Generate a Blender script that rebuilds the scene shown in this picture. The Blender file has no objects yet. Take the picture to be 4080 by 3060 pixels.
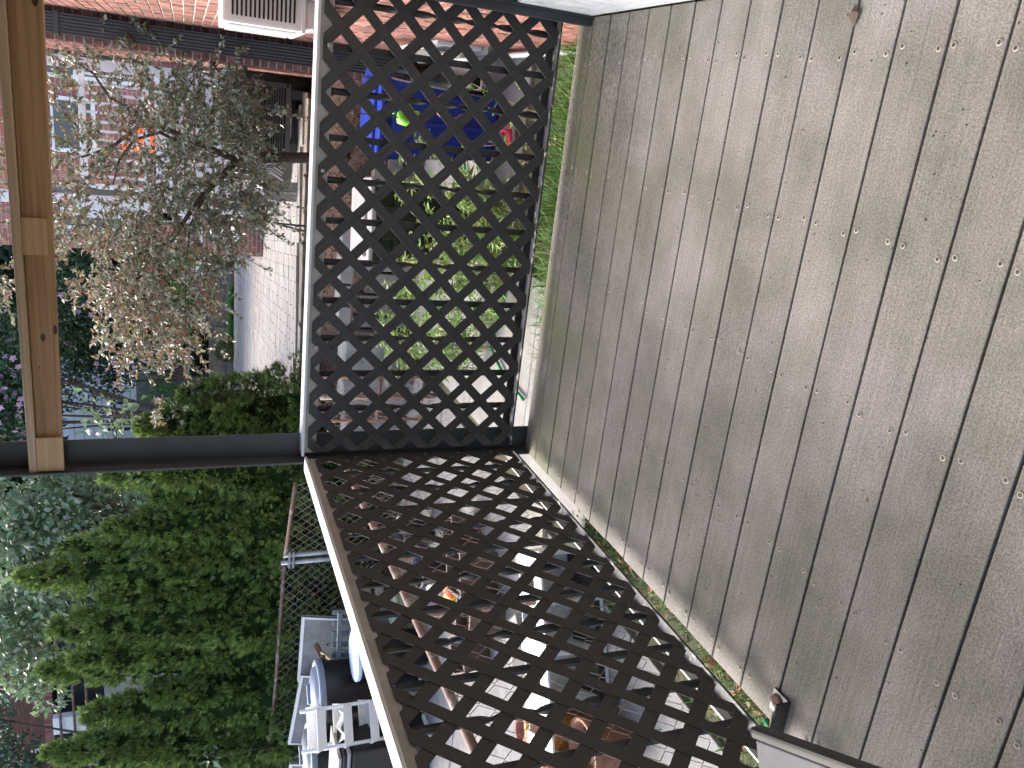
import bpy, bmesh, math, random
import numpy as np
from mathutils import Vector, Matrix
rnd = random.Random(7); nr = np.random.default_rng(11)
S = bpy.context.scene
COL = S.collection
R = math.radians

# ------------------------------------------------------------------ camera
CAM_F, CAM_YAW, CAM_PITCH, CAM_ROLL = 3238.2, 0.33849, 0.37855, 0.00949
CAM_C = np.array([1.48837, -3.27836, 1.48497])
def cam_axes():
    y, p, r = CAM_YAW, CAM_PITCH, CAM_ROLL
    f = np.array([-math.sin(y)*math.cos(p), math.cos(y)*math.cos(p), -math.sin(p)])
    rt = np.array([math.cos(y), math.sin(y), 0.0]); d = np.cross(f, rt)
    return math.cos(r)*rt+math.sin(r)*d, -math.sin(r)*rt+math.cos(r)*d, f
AX_R, AX_D, AX_F = cam_axes()
cam = bpy.data.cameras.new('camera'); cam_o = bpy.data.objects.new('camera', cam); COL.objects.link(cam_o)
cam.sensor_width = 36.0; cam.lens = CAM_F/4080*36
cam.clip_start = 0.05; cam.clip_end = 600
m = Matrix.Identity(4)
for i in range(3):
    m[i][0] = AX_D[i]; m[i][1] = AX_R[i]; m[i][2] = -AX_F[i]; m[i][3] = CAM_C[i]
cam_o.matrix_world = m
S.camera = cam_o

# ------------------------------------------------------------------ light
SUN_EL, SUN_AZ = R(42), R(-62)          # azimuth measured from +Y, negative to -X
W = bpy.data.worlds.new('World'); S.world = W; W.use_nodes = True
nt = W.node_tree; bg = nt.nodes['Background']
sky = nt.nodes.new('ShaderNodeTexSky'); sky.sky_type = 'NISHITA'; sky.sun_disc = False
sky.sun_elevation = SUN_EL; sky.sun_rotation = SUN_AZ; sky.dust_density = 4.0; sky.air_density = 1.0; sky.ozone_density = 1.0
nt.links.new(sky.outputs[0], bg.inputs[0]); bg.inputs[1].default_value = 0.15
sun = bpy.data.lights.new('sun', 'SUN'); sun.energy = 1.1; sun.angle = R(30); sun.color = (1.0, 0.97, 0.93)
sun_o = bpy.data.objects.new('sun', sun); COL.objects.link(sun_o)
sd = Vector((math.sin(SUN_AZ)*math.cos(SUN_EL), math.cos(SUN_AZ)*math.cos(SUN_EL), math.sin(SUN_EL)))
sun_o.rotation_euler = sd.to_track_quat('Z', 'Y').to_euler()
S.view_settings.view_transform = 'Standard'; S.view_settings.look = 'None'
S.view_settings.exposure = 2.05; S.view_settings.gamma = 1.0
S.view_settings.use_curve_mapping = False
S.cycles.max_bounces = 8; S.cycles.transparent_max_bounces = 6

# ------------------------------------------------------------------ helpers
def ray(x, y):
    v = (x-2040)/CAM_F; u = (1530-y)/CAM_F; s = 1+0.01073*(u*u+v*v)
    return AX_F+AX_R*u*s+AX_D*v*s
def at(x, y, X=None, Y=None, Z=None):
    d = ray(x, y)
    t = (X-CAM_C[0])/d[0] if X is not None else (Y-CAM_C[1])/d[1] if Y is not None else (Z-CAM_C[2])/d[2]
    return Vector(CAM_C+t*d)
def px(P):
    q = np.asarray(P, float)-CAM_C; z = q@AX_F
    if np.ndim(z) == 0: z = max(z, 1e-3)
    return 2040+CAM_F*(q@AX_D)/z, 1530-CAM_F*(q@AX_R)/z

def tag(o, label=None, cat=None, group=None, kind=None):
    if label: o['label'] = label
    if cat: o['category'] = cat
    if group: o['group'] = group
    if kind: o['kind'] = kind
    return o
def thing(name, label, cat, loc=(0, 0, 0), rz=0.0, group=None):
    o = bpy.data.objects.new(name, None); o.empty_display_size = 0.1; COL.objects.link(o)
    o.location = loc; o.rotation_euler = (0, 0, rz)
    return tag(o, label, cat, group)
def put(name, me, parent=None, loc=None):
    o = bpy.data.objects.new(name, me); COL.objects.link(o)
    if parent is not None: o.parent = parent
    if loc is not None: o.location = loc
    return o
def copy_tree(o, parent=None):
    c = o.copy(); COL.objects.link(c)
    if parent is not None: c.parent = parent
    for ch in o.children: copy_tree(ch, c)
    return c

class MB:
    """collects simple solids, builds ONE mesh"""
    def __init__(s): s.v = []; s.f = []; s.mi = []; s.sm = []
    def add(s, vs, fs, mi=0, sm=False):
        n = len(s.v); s.v += [tuple(v) for v in vs]; s.f += [tuple(i+n for i in f) for f in fs]
        s.mi += [mi]*len(fs); s.sm += [sm]*len(fs); return s
    def box(s, c, d, rot=None, mi=0):
        c = Vector(c); hx, hy, hz = d[0]/2, d[1]/2, d[2]/2
        vs = [Vector((x, y, z)) for z in (-hz, hz) for y in (-hy, hy) for x in (-hx, hx)]
        if rot is not None: vs = [rot @ v for v in vs]
        return s.add([v+c for v in vs], [(0, 2, 3, 1), (4, 5, 7, 6), (0, 1, 5, 4), (2, 6, 7, 3), (0, 4, 6, 2), (1, 3, 7, 5)], mi)
    def bb(s, a, b, mi=0):
        return s.box([(a[i]+b[i])/2 for i in range(3)], [abs(b[i]-a[i]) for i in range(3)], None, mi)
    def tube(s, pts, r, n=8, caps=True, mi=0):
        pts = [Vector(p) for p in pts]; rs = r if isinstance(r, (list, tuple)) else [r]*len(pts)
        vs = []; fs = []
        t0 = (pts[1]-pts[0]).normalized(); ref = Vector((0, 0, 1)) if abs(t0.z) < .9 else Vector((1, 0, 0))
        a = t0.cross(ref).normalized()
        for i, p in enumerate(pts):
            t = (pts[min(i+1, len(pts)-1)]-pts[max(i-1, 0)]).normalized()
            a = (a-t*a.dot(t)).normalized(); b = t.cross(a)
            for k in range(n):
                w = 2*math.pi*k/n; vs.append(p+(a*math.cos(w)+b*math.sin(w))*rs[i])
        for i in range(len(pts)-1):
            for k in range(n):
                k2 = (k+1) % n; fs.append((i*n+k, i*n+k2, (i+1)*n+k2, (i+1)*n+k))
        if caps:
            fs.append(tuple(range(n-1, -1, -1))); fs.append(tuple(range((len(pts)-1)*n, len(pts)*n)))
        return s.add(vs, fs, mi, True)
    def lathe(s, prof, n=28, c=(0, 0, 0), mi=0, a0=0, a1=2*math.pi):
        vs = []; fs = []
        for r, z in prof:
            for k in range(n):
                w = 2*math.pi*k/n; vs.append((c[0]+r*math.cos(w), c[1]+r*math.sin(w), c[2]+z))
        for i in range(len(prof)-1):
            for k in range(n):
                k2 = (k+1) % n; fs.append((i*n+k, i*n+k2, (i+1)*n+k2, (i+1)*n+k))
        return s.add(vs, fs, mi, True)
    def prism(s, poly, ext, mi=0):
        """poly: list of 3-D points (planar); ext: extrusion vector"""
        n = len(poly); e = Vector(ext); vs = [Vector(p) for p in poly]+[Vector(p)+e for p in poly]
        fs = [tuple(range(n-1, -1, -1)), tuple(range(n, 2*n))]+[(i, (i+1) % n, n+(i+1) % n, n+i) for i in range(n)]
        return s.add(vs, fs, mi)
    def mesh(s, name, mats, bevel=0.0, seg=2, angle=30):
        me = bpy.data.meshes.new(name); me.from_pydata(s.v, [], s.f)
        if not isinstance(mats, (list, tuple)): mats = [mats]
        for mm in mats: me.materials.append(mm)
        me.polygons.foreach_set('material_index', s.mi); me.polygons.foreach_set('use_smooth', s.sm)
        bm = bmesh.new(); bm.from_mesh(me)
        bmesh.ops.recalc_face_normals(bm, faces=bm.faces)
        if bevel > 0:
            es = [e for e in bm.edges if len(e.link_faces) == 2 and e.calc_face_angle(0) > R(angle)]
            bmesh.ops.bevel(bm, geom=es, offset=bevel, segments=seg, affect='EDGES', profile=0.6, clamp_overlap=True)
        bm.to_mesh(me); bm.free(); me.update(); return me
    def build(s, name, mats, parent=None, loc=None, bevel=0.0, seg=2, angle=30):
        return put(name, s.mesh(name, mats, bevel, seg, angle), parent, loc)

def bulk(name, V, F, mats, parent=None, mi=None, smooth=False):
    V = np.asarray(V, np.float32); F = np.asarray(F, np.int32); n, k = F.shape
    me = bpy.data.meshes.new(name); me.vertices.add(len(V)); me.vertices.foreach_set('co', V.ravel())
    me.loops.add(n*k); me.loops.foreach_set('vertex_index', F.ravel())
    me.polygons.add(n); me.polygons.foreach_set('loop_start', np.arange(0, n*k, k, dtype=np.int32))
    if not isinstance(mats, (list, tuple)): mats = [mats]
    for mm in mats: me.materials.append(mm)
    if mi is not None: me.polygons.foreach_set('material_index', np.asarray(mi, np.int32))
    me.polygons.foreach_set('use_smooth', np.full(n, smooth, bool))
    me.update(calc_edges=True); me.validate()
    return put(name, me, parent)
def unit(a): return a/np.maximum(np.linalg.norm(a, axis=-1, keepdims=True), 1e-9)
def leaf_mesh(name, P, T, size, mat, parent=None, width=0.5, droop=0.25, fold=0.18, up=(0, 0, 1), nj=0.6):
    """P: leaf bases, T: growth directions; each leaf is a folded, drooping 4-triangle blade"""
    n = len(P); T = unit(T); N = np.asarray(up)+nr.normal(0, nj, (n, 3)); N = unit(N-T*(N*T).sum(1, keepdims=True)); B = np.cross(T, N)
    L = np.asarray(size).reshape(-1, 1); w = L*width/2
    b = P; mid = P+T*L*.5-N*L*fold*.5; tip = P+T*L*.97-N*L*droop
    l = P+T*L*.42+B*w; r = P+T*L*.42-B*w
    V = np.stack([b, l, r, tip, mid], 1).reshape(-1, 3)
    F = np.array([[0, 2, 4], [2, 3, 4], [3, 1, 4], [1, 0, 4]]); F = (F[None]+5*np.arange(n)[:, None, None]).reshape(-1, 3)
    return bulk(name, V, F, mat, parent)
def blades(name, P, h, mat, parent=None, lean=0.5, w=0.006):
    n = len(P); a = nr.uniform(0, 2*math.pi, n); d = np.stack([np.cos(a), np.sin(a), 0*a], 1); s = np.stack([-np.sin(a), np.cos(a), 0*a], 1)
    h = np.asarray(h).reshape(-1, 1); k = nr.uniform(.1, 1, (n, 1))*lean; up = np.array([0, 0, 1.])
    ws = w*nr.uniform(.6, 1.4, (n, 1))
    V = np.stack([P-s*ws, P+s*ws, P+up*h*.55+d*h*k*.35-s*ws*.8, P+up*h*.55+d*h*k*.35+s*ws*.8, P+up*h*(1-.35*k)+d*h*k], 1).reshape(-1, 3)
    F = np.array([[0, 1, 3], [0, 3, 2], [2, 3, 4]]); F = (F[None]+5*np.arange(n)[:, None, None]).reshape(-1, 3)
    return bulk(name, V, F, mat, parent)

# ------------------------------------------------------------------ materials
def newmat(name):
    m = bpy.data.materials.new(name); m.use_nodes = True; n = m.node_tree
    return m, n, n.nodes['Principled BSDF'], n.links
def lin(c): return tuple((x/12.92 if x <= .04045 else ((x+.055)/1.055)**2.4) for x in c)
def mat(name, col, rough=0.6, metal=0.0, var=0.12, scale=8.0, bump=0.0, bscale=60.0, spec=0.5, col2=None, stretch=(1, 1, 1), rand=0.0, thr=(0.35, 0.65), coat=0.0):
    """colour (linear) broken up by two noises, optional second colour for dirt, bump, and per-object / per-island variation"""
    m, n, b, L = newmat(name); N = n.nodes
    tc = N.new('ShaderNodeTexCoord'); mp = N.new('ShaderNodeMapping'); mp.inputs['Scale'].default_value = stretch
    L.new(tc.outputs['Object'], mp.inputs[0])
    nz = N.new('ShaderNodeTexNoise'); nz.inputs['Scale'].default_value = scale; nz.inputs['Detail'].default_value = 8; nz.inputs['Roughness'].default_value = .65
    L.new(mp.outputs[0], nz.inputs['Vector'])
    rp = N.new('ShaderNodeValToRGB'); rp.color_ramp.elements[0].position = thr[0]; rp.color_ramp.elements[1].position = thr[1]
    c2 = col2 if col2 else tuple(c*(1-var*2) for c in col)
    c1 = col if col2 else tuple(min(1, c*(1+var)) for c in col)
    rp.color_ramp.elements[0].color = (*c2, 1); rp.color_ramp.elements[1].color = (*c1, 1)
    L.new(nz.outputs['Fac'], rp.inputs[0]); out = rp.outputs[0]
    if rand > 0:
        oi = N.new('ShaderNodeObjectInfo'); ge = N.new('ShaderNodeNewGeometry')
        ad = N.new('ShaderNodeMath'); ad.operation = 'ADD'; L.new(oi.outputs['Random'], ad.inputs[0]); L.new(ge.outputs['Random Per Island'], ad.inputs[1])
        fr = N.new('ShaderNodeMath'); fr.operation = 'FRACT'; L.new(ad.outputs[0], fr.inputs[0])
        hs = N.new('ShaderNodeHueSaturation'); mr = N.new('ShaderNodeMapRange'); mr.inputs[3].default_value = 1-rand; mr.inputs[4].default_value = 1+rand
        L.new(fr.outputs[0], mr.inputs[0]); L.new(mr.outputs[0], hs.inputs['Value']); L.new(out, hs.inputs['Color'])
        mr2 = N.new('ShaderNodeMapRange'); mr2.inputs[3].default_value = .5-rand*.03; mr2.inputs[4].default_value = .5+rand*.03
        wn = N.new('ShaderNodeTexWhiteNoise'); wn.noise_dimensions = '1D'; L.new(fr.outputs[0], wn.inputs['W']); L.new(wn.outputs['Value'], mr2.inputs[0]); L.new(mr2.outputs[0], hs.inputs['Hue'])
        out = hs.outputs[0]
    L.new(out, b.inputs['Base Color'])
    b.inputs['Roughness'].default_value = rough; b.inputs['Metallic'].default_value = metal
    b.inputs['Specular IOR Level'].default_value = spec; b.inputs['Coat Weight'].default_value = coat
    if bump > 0:
        bn = N.new('ShaderNodeTexNoise'); bn.inputs['Scale'].default_value = bscale; bn.inputs['Detail'].default_value = 6
        L.new(mp.outputs[0], bn.inputs['Vector']); bu = N.new('ShaderNodeBump'); bu.inputs['Strength'].default_value = bump; bu.inputs['Distance'].default_value = .01
        L.new(bn.outputs['Fac'], bu.inputs['Height']); L.new(bu.outputs[0], b.inputs['Normal'])
    return m
def leafmat(name, cols, rough=0.42, trans=0.3, spec=0.5, pale=0.0):
    """per-leaf colour from a ramp, translucent"""
    m, n, b, L = newmat(name); N = n.nodes
    ge = N.new('ShaderNodeNewGeometry'); rp = N.new('ShaderNodeValToRGB'); rp.color_ramp.interpolation = 'LINEAR'
    el = rp.color_ramp.elements
    while len(el) < len(cols): el.new(.5)
    for i, c in enumerate(cols): el[i].position = i/(len(cols)-1); el[i].color = (*c, 1)
    L.new(ge.outputs['Random Per Island'], rp.inputs[0])
    tc = N.new('ShaderNodeTexCoord'); nz = N.new('ShaderNodeTexNoise'); nz.inputs['Scale'].default_value = 2.2; nz.inputs['Detail'].default_value = 3
    L.new(tc.outputs['Object'], nz.inputs['Vector'])
    hs = N.new('ShaderNodeHueSaturation'); mr = N.new('ShaderNodeMapRange'); mr.inputs[1].default_value = .3; mr.inputs[2].default_value = .7; mr.inputs[3].default_value = .7; mr.inputs[4].default_value = 1.35
    L.new(nz.outputs['Fac'], mr.inputs[0]); L.new(mr.outputs[0], hs.inputs['Value']); L.new(rp.outputs[0], hs.inputs['Color'])
    bk = N.new('ShaderNodeMix'); bk.data_type = 'RGBA'; bk.inputs[7].default_value = (.30, .34, .27, 1)
    bf = N.new('ShaderNodeMath'); bf.operation = 'MULTIPLY'; bf.inputs[1].default_value = pale; L.new(ge.outputs['Backfacing'], bf.inputs[0]); L.new(bf.outputs[0], bk.inputs[0]); L.new(hs.outputs[0], bk.inputs[6])
    L.new(bk.outputs[2], b.inputs['Base Color']); b.inputs['Roughness'].default_value = rough; b.inputs['Specular IOR Level'].default_value = spec
    tr = N.new('ShaderNodeBsdfTranslucent'); L.new(hs.outputs[0], tr.inputs['Color'])
    mx = N.new('ShaderNodeMixShader'); mx.inputs[0].default_value = trans
    L.new(b.outputs[0], mx.inputs[1]); L.new(tr.outputs[0], mx.inputs[2]); L.new(mx.outputs[0], n.nodes['Material Output'].inputs[0])
    return m

def deck_material():
    m, n, b, L = newmat('weathered_composite'); N = n.nodes
    tc = N.new('ShaderNodeTexCoord'); oi = N.new('ShaderNodeObjectInfo')
    geo = N.new('ShaderNodeNewGeometry')
    # long drawn grain lines along the board
    mp = N.new('ShaderNodeMapping'); mp.inputs['Scale'].default_value = (1.5, 170, 1); L.new(geo.outputs['Position'], mp.inputs[0])
    g = N.new('ShaderNodeTexNoise'); g.inputs['Scale'].default_value = 1; g.inputs['Detail'].default_value = 5; g.inputs['Roughness'].default_value = .7; L.new(mp.outputs[0], g.inputs['Vector'])
    sp = N.new('ShaderNodeTexNoise'); sp.inputs['Scale'].default_value = 210; sp.inputs['Detail'].default_value = 5; sp.inputs['Roughness'].default_value = .75; L.new(geo.outputs['Position'], sp.inputs['Vector'])
    big = N.new('ShaderNodeTexNoise'); big.inputs['Scale'].default_value = 3.4; big.inputs['Detail'].default_value = 7; big.inputs['Roughness'].default_value = .6; L.new(geo.outputs['Position'], big.inputs['Vector'])
    def ramp(s, p0, c0, p1, c1):
        r = N.new('ShaderNodeValToRGB'); r.color_ramp.elements[0].position = p0; r.color_ramp.elements[0].color = (*c0, 1); r.color_ramp.elements[1].position = p1; r.color_ramp.elements[1].color = (*c1, 1); L.new(s, r.inputs[0]); return r.outputs[0]
    def mix(f, a, c, mode='MIX'):
        x = N.new('ShaderNodeMix'); x.data_type = 'RGBA'; x.blend_type = mode
        for sock, v in ((x.inputs[0], f), (x.inputs[6], a), (x.inputs[7], c)):
            if isinstance(v, (int, float)): sock.default_value = v
            elif isinstance(v, tuple): sock.default_value = (*v, 1)
            else: L.new(v, sock)
        return x.outputs[2]
    base = ramp(big.outputs['Fac'], .36, (.165, .162, .142), .62, (.255, .238, .228))
    base = mix(.75, base, ramp(g.outputs['Fac'], .3, (.72, .72, .72), .7, (1.18, 1.18, 1.18)), 'MULTIPLY')
    base = mix(.8, base, ramp(sp.outputs['Fac'], .36, (.42, .42, .41), .62, (1.4, 1.4, 1.4)), 'MULTIPLY')
    # green-grey algae film and dark mildew specks, mostly along the front boards
    sx = N.new('ShaderNodeSeparateXYZ'); L.new(geo.outputs['Position'], sx.inputs[0])
    fr = N.new('ShaderNodeMapRange'); fr.inputs[1].default_value = -.95; fr.inputs[2].default_value = -.05; L.new(sx.outputs['Y'], fr.inputs[0])
    rt = N.new('ShaderNodeMapRange'); rt.inputs[1].default_value = .4; rt.inputs[2].default_value = 1.7; rt.inputs[3].default_value = .3; L.new(sx.outputs['X'], rt.inputs[0])
    mm = N.new('ShaderNodeMath'); mm.operation = 'MULTIPLY'; L.new(fr.outputs[0], mm.inputs[0]); L.new(rt.outputs[0], mm.inputs[1])
    msp = N.new('ShaderNodeMapping'); msp.inputs['Scale'].default_value = (45, 110, 60); L.new(geo.outputs['Position'], msp.inputs[0])
    mil = N.new('ShaderNodeTexNoise'); mil.inputs['Scale'].default_value = 1; mil.inputs['Detail'].default_value = 6; mil.inputs['Roughness'].default_value = .7; L.new(msp.outputs[0], mil.inputs['Vector'])
    ms = ramp(mil.outputs['Fac'], .47, (0, 0, 0), .57, (1, 1, 1))
    mf = N.new('ShaderNodeMath'); mf.operation = 'MULTIPLY'; L.new(ms, mf.inputs[0]); L.new(mm.outputs[0], mf.inputs[1])
    base = mix(mf.outputs[0], base, (.055, .054, .038))
    alg = N.new('ShaderNodeTexNoise'); alg.inputs['Scale'].default_value = 2.1; alg.inputs['Detail'].default_value = 4; L.new(geo.outputs['Position'], alg.inputs['Vector'])
    af = N.new('ShaderNodeMath'); af.operation = 'MULTIPLY'; L.new(ramp(alg.outputs['Fac'], .45, (0, 0, 0), .7, (.75, .75, .75)), af.inputs[0]); L.new(fr.outputs[0], af.inputs[1])
    base = mix(af.outputs[0], base, (.16, .17, .085))
    hs = N.new('ShaderNodeHueSaturation'); mr = N.new('ShaderNodeMapRange'); mr.inputs[3].default_value = .93; mr.inputs[4].default_value = 1.07; L.new(oi.outputs['Random'], mr.inputs[0]); L.new(mr.outputs[0], hs.inputs['Value']); L.new(base, hs.inputs['Color'])
    L.new(hs.outputs[0], b.inputs['Base Color']); b.inputs['Roughness'].default_value = .8; b.inputs['Specular IOR Level'].default_value = .3
    ad = N.new('ShaderNodeMath'); ad.operation = 'ADD'; L.new(g.outputs['Fac'], ad.inputs[0]); L.new(sp.outputs['Fac'], ad.inputs[1])
    bu = N.new('ShaderNodeBump'); bu.inputs['Strength'].default_value = .45; bu.inputs['Distance'].default_value = .003; L.new(ad.outputs[0], bu.inputs['Height']); L.new(bu.outputs[0], b.inputs['Normal'])
    return m
def lumber_material(name, c_dark, c_light):
    m, n, b, L = newmat(name); N = n.nodes
    tc = N.new('ShaderNodeTexCoord'); mp = N.new('ShaderNodeMapping'); mp.inputs['Scale'].default_value = (.9, 14, 30); L.new(tc.outputs['Object'], mp.inputs[0])
    w = N.new('ShaderNodeTexNoise'); w.inputs['Scale'].default_value = 1.3; w.inputs['Detail'].default_value = 7; w.inputs['Distortion'].default_value = .8; L.new(mp.outputs[0], w.inputs['Vector'])
    r = N.new('ShaderNodeValToRGB'); r.color_ramp.elements[0].position = .36; r.color_ramp.elements[0].color = (*c_dark, 1); r.color_ramp.elements[1].position = .62; r.color_ramp.elements[1].color = (*c_light, 1)
    L.new(w.outputs['Fac'], r.inputs[0]); L.new(r.outputs[0], b.inputs['Base Color']); b.inputs['Roughness'].default_value = .65
    f = N.new('ShaderNodeTexNoise'); f.inputs['Scale'].default_value = 5; f.inputs['Detail'].default_value = 6; L.new(mp.outputs[0], f.inputs['Vector'])
    bu = N.new('ShaderNodeBump'); bu.inputs['Strength'].default_value = .25; bu.inputs['Distance'].default_value = .004; L.new(f.outputs['Fac'], bu.inputs['Height']); L.new(bu.outputs[0], b.inputs['Normal'])
    return m
def slat_material(name, direction):
    """dark painted plastic-wood with embossed grain along the slat"""
    m, n, b, L = newmat(name); N = n.nodes
    geo = N.new('ShaderNodeNewGeometry'); mp = N.new('ShaderNodeMapping'); mp.vector_type = 'TEXTURE'
    mp.inputs['Rotation'].default_value = direction; mp.inputs['Scale'].default_value = (.18, .004, .004)
    L.new(geo.outputs['Position'], mp.inputs[0])
    w = N.new('ShaderNodeTexNoise'); w.inputs['Scale'].default_value = 1; w.inputs['Detail'].default_value = 4; L.new(mp.outputs[0], w.inputs['Vector'])
    r = N.new('ShaderNodeValToRGB'); r.color_ramp.elements[0].color = (.034, .032, .032, 1); r.color_ramp.elements[1].color = (.058, .055, .054, 1); r.color_ramp.elements[0].position = .35; r.color_ramp.elements[1].position = .65
    L.new(w.outputs['Fac'], r.inputs[0]); L.new(r.outputs[0], b.inputs['Base Color']); b.inputs['Roughness'].default_value = .55; b.inputs['Specular IOR Level'].default_value = .35
    bu = N.new('ShaderNodeBump'); bu.inputs['Strength'].default_value = .5; bu.inputs['Distance'].default_value = .003; L.new(w.outputs['Fac'], bu.inputs['Height']); L.new(bu.outputs[0], b.inputs['Normal'])
    return m

M = {}
M['deck'] = deck_material()
M['lumber'] = lumber_material('pine_lumber', (.22, .12, .055), (.38, .23, .12))
M['lumber2'] = lumber_material('pale_lumber', (.36, .26, .18), (.46, .35, .25))  # paler for the beam's top plate: its caught light put into the colour
M['ply'] = lumber_material('plywood', (.36, .23, .12), (.47, .32, .18))
M['knot'] = mat('knot', (.05, .018, .01), .5, var=.3)
M['slat'] = slat_material('lattice_slat', (0, R(45), 0))
M['steel'] = mat('grey_painted_steel', (.042, .05, .06), .5, var=.18, scale=5, bump=.15, bscale=25, rand=.0, col2=(.034, .037, .042))
M['iron'] = mat('black_iron', (.022, .024, .028), .45, var=.25, scale=30, bump=.3, bscale=80)
M['chipped'] = mat('chipped_iron', (.03, .032, .036), .5, scale=14, bump=.3, bscale=60, col2=(.42, .40, .37), thr=(.36, .42))
M['cap'] = mat('pale_painted_rail', (.56, .57, .58), .42, var=.05, scale=6, spec=.6)
M['under'] = mat('rail_underside', (.33, .31, .28), .6, var=.12, scale=9)
M['white'] = mat('white_paint', (.78, .79, .80), .45, var=.04, scale=4)
M['whitepl'] = mat('white_plastic', (.74, .73, .70), .4, var=.04, scale=5)
M['brick'] = mat('brick', (.24, .105, .082), .85, var=.2, scale=25, bump=.5, bscale=90, rand=.34)
M['mortar'] = mat('mortar', (.46, .41, .37), .9, var=.12, scale=30, bump=.4, bscale=120)
M['parge'] = mat('white_parging', (.62, .66, .70), .7, var=.1, scale=14, bump=.9, bscale=40)
M['gutter'] = mat('downspout', (.05, .052, .055), .45, var=.08, scale=4)
M['blue'] = mat('blue_bin_plastic', (.012, .035, .30), .35, var=.08, scale=3, spec=.6)
M['blacklid'] = mat('black_bin_plastic', (.012, .013, .015), .4, var=.1, scale=4)
M['lidblue'] = mat('slate_lid', (.19, .235, .31), .45, var=.06, scale=5)
M['lidgrey'] = mat('grey_lid', (.14, .17, .19), .5, var=.06, scale=5)
M['greypl'] = mat('taupe_plastic', (.32, .31, .31), .5, var=.06, scale=5)
M['lime'] = mat('lime_plastic', (.25, .72, .06), .4, var=.04)
M['pink'] = mat('pink_plastic', (.72, .09, .14), .45, var=.06)
M['green'] = mat('green_hose', (.0, .26, .09), .4, var=.08)
M['concrete'] = mat('concrete', (.175, .17, .168), .88, var=.13, scale=7, bump=.35, bscale=70)
M['pale'] = mat('pale_concrete', (.27, .258, .24), .88, var=.1, scale=6, bump=.4, bscale=50)
M['rock'] = mat('field_stone', (.27, .235, .195), .9, col2=(.09, .078, .062), scale=5, bump=.9, bscale=22, rand=.2)
M['rockgrey'] = mat('grey_boulder', (.30, .29, .28), .9, col2=(.15, .145, .135), scale=4, bump=.8, bscale=18, rand=.12)
M['paver'] = mat('pavers', (.31, .29, .27), .85, var=.08, scale=5, bump=.25, bscale=60, rand=.08)
M['joint'] = mat('paver_joint', (.16, .14, .12), .95, var=.2, scale=40)
M['timber'] = mat('old_timber', (.25, .225, .19), .85, var=.25, scale=7, bump=.6, bscale=40, stretch=(1, 8, 8))
M['mulch'] = mat('mulch', (.085, .045, .032), .95, var=.35, scale=60, bump=1, bscale=90)
M['chips'] = leafmat('bark_chips', [(.10, .05, .035), (.17, .085, .06), (.05, .03, .022), (.22, .13, .09)], .9, 0)
M['soil'] = mat('soil', (.07, .055, .035), .95, col2=(.04, .055, .018), scale=3, bump=.8, bscale=40)
M['stone'] = mat('ledge_stone', (.30, .235, .185), .85, col2=(.17, .15, .135), scale=9, bump=.7, bscale=60, rand=.3)
M['acmetal'] = mat('condenser_grey', (.075, .08, .085), .5, var=.1)
M['dark'] = mat('dark_interior', (.01, .011, .012), .7, var=.2)
M['glass'] = mat('window_glass', (.03, .035, .04), .08, var=.1, spec=.8)
M['orange'] = mat('orange_plastic', (.85, .15, .02), .45, var=.05)
M['terra'] = mat('terracotta', (.25, .11, .065), .75, var=.15, scale=9, bump=.2)
M['peach'] = mat('orange_pot', (.72, .33, .09), .5, var=.06)
M['rustpot'] = mat('red_clay', (.33, .11, .07), .7, var=.15)
M['brownpot'] = mat('brown_plastic', (.085, .05, .035), .5, var=.12)
M['rust'] = mat('rusty_pipe', (.17, .095, .065), .7, col2=(.30, .26, .225), scale=9, bump=.4, bscale=60, thr=(.40, .46))
M['galv'] = mat('galvanised', (.34, .345, .35), .45, metal=.5, var=.15, scale=12)
M['wire'] = mat('old_wire', (.42, .38, .34), .6, col2=(.26, .16, .11), scale=5)
M['tabletop'] = mat('grey_tabletop', (.14, .14, .145), .6, var=.14, scale=9, bump=.1)
M['alu'] = mat('pale_edge', (.55, .56, .56), .45, var=.05)
M['wood'] = mat('weathered_wood', (.30, .24, .18), .8, var=.2, scale=12, stretch=(1, 1, .2))
M['yellow'] = mat('yellow_bag', (.85, .55, .03), .45, col2=(.75, .12, .03), scale=9, thr=(.42, .48))
M['bag'] = mat('white_bag', (.80, .80, .82), .4, var=.03, scale=6, col2=(.25, .5, .42), thr=(.36, .39), bump=.4, bscale=14)
M['redthing'] = mat('red_plastic', (.42, .03, .02), .5, var=.1)
M['screw'] = mat('screw_rust', (.17, .085, .07), .6, var=.15)
M['screwd'] = mat('screw_dark', (.045, .04, .036), .6, var=.15)
M['halo'] = mat('screw_halo', (.40, .37, .33), .8, var=.15)
M['bark'] = mat('bark', (.10, .075, .06), .9, var=.3, scale=30, bump=.8, bscale=60)
M['twig'] = mat('twig', (.13, .075, .05), .8, var=.2, scale=30)
M['straw'] = mat('straw', (.42, .33, .17), .8, var=.2)
M['copper'] = mat('copper_wire', (.55, .25, .13), .4, metal=.4, var=.1)
M['brownhouse'] = None
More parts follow.
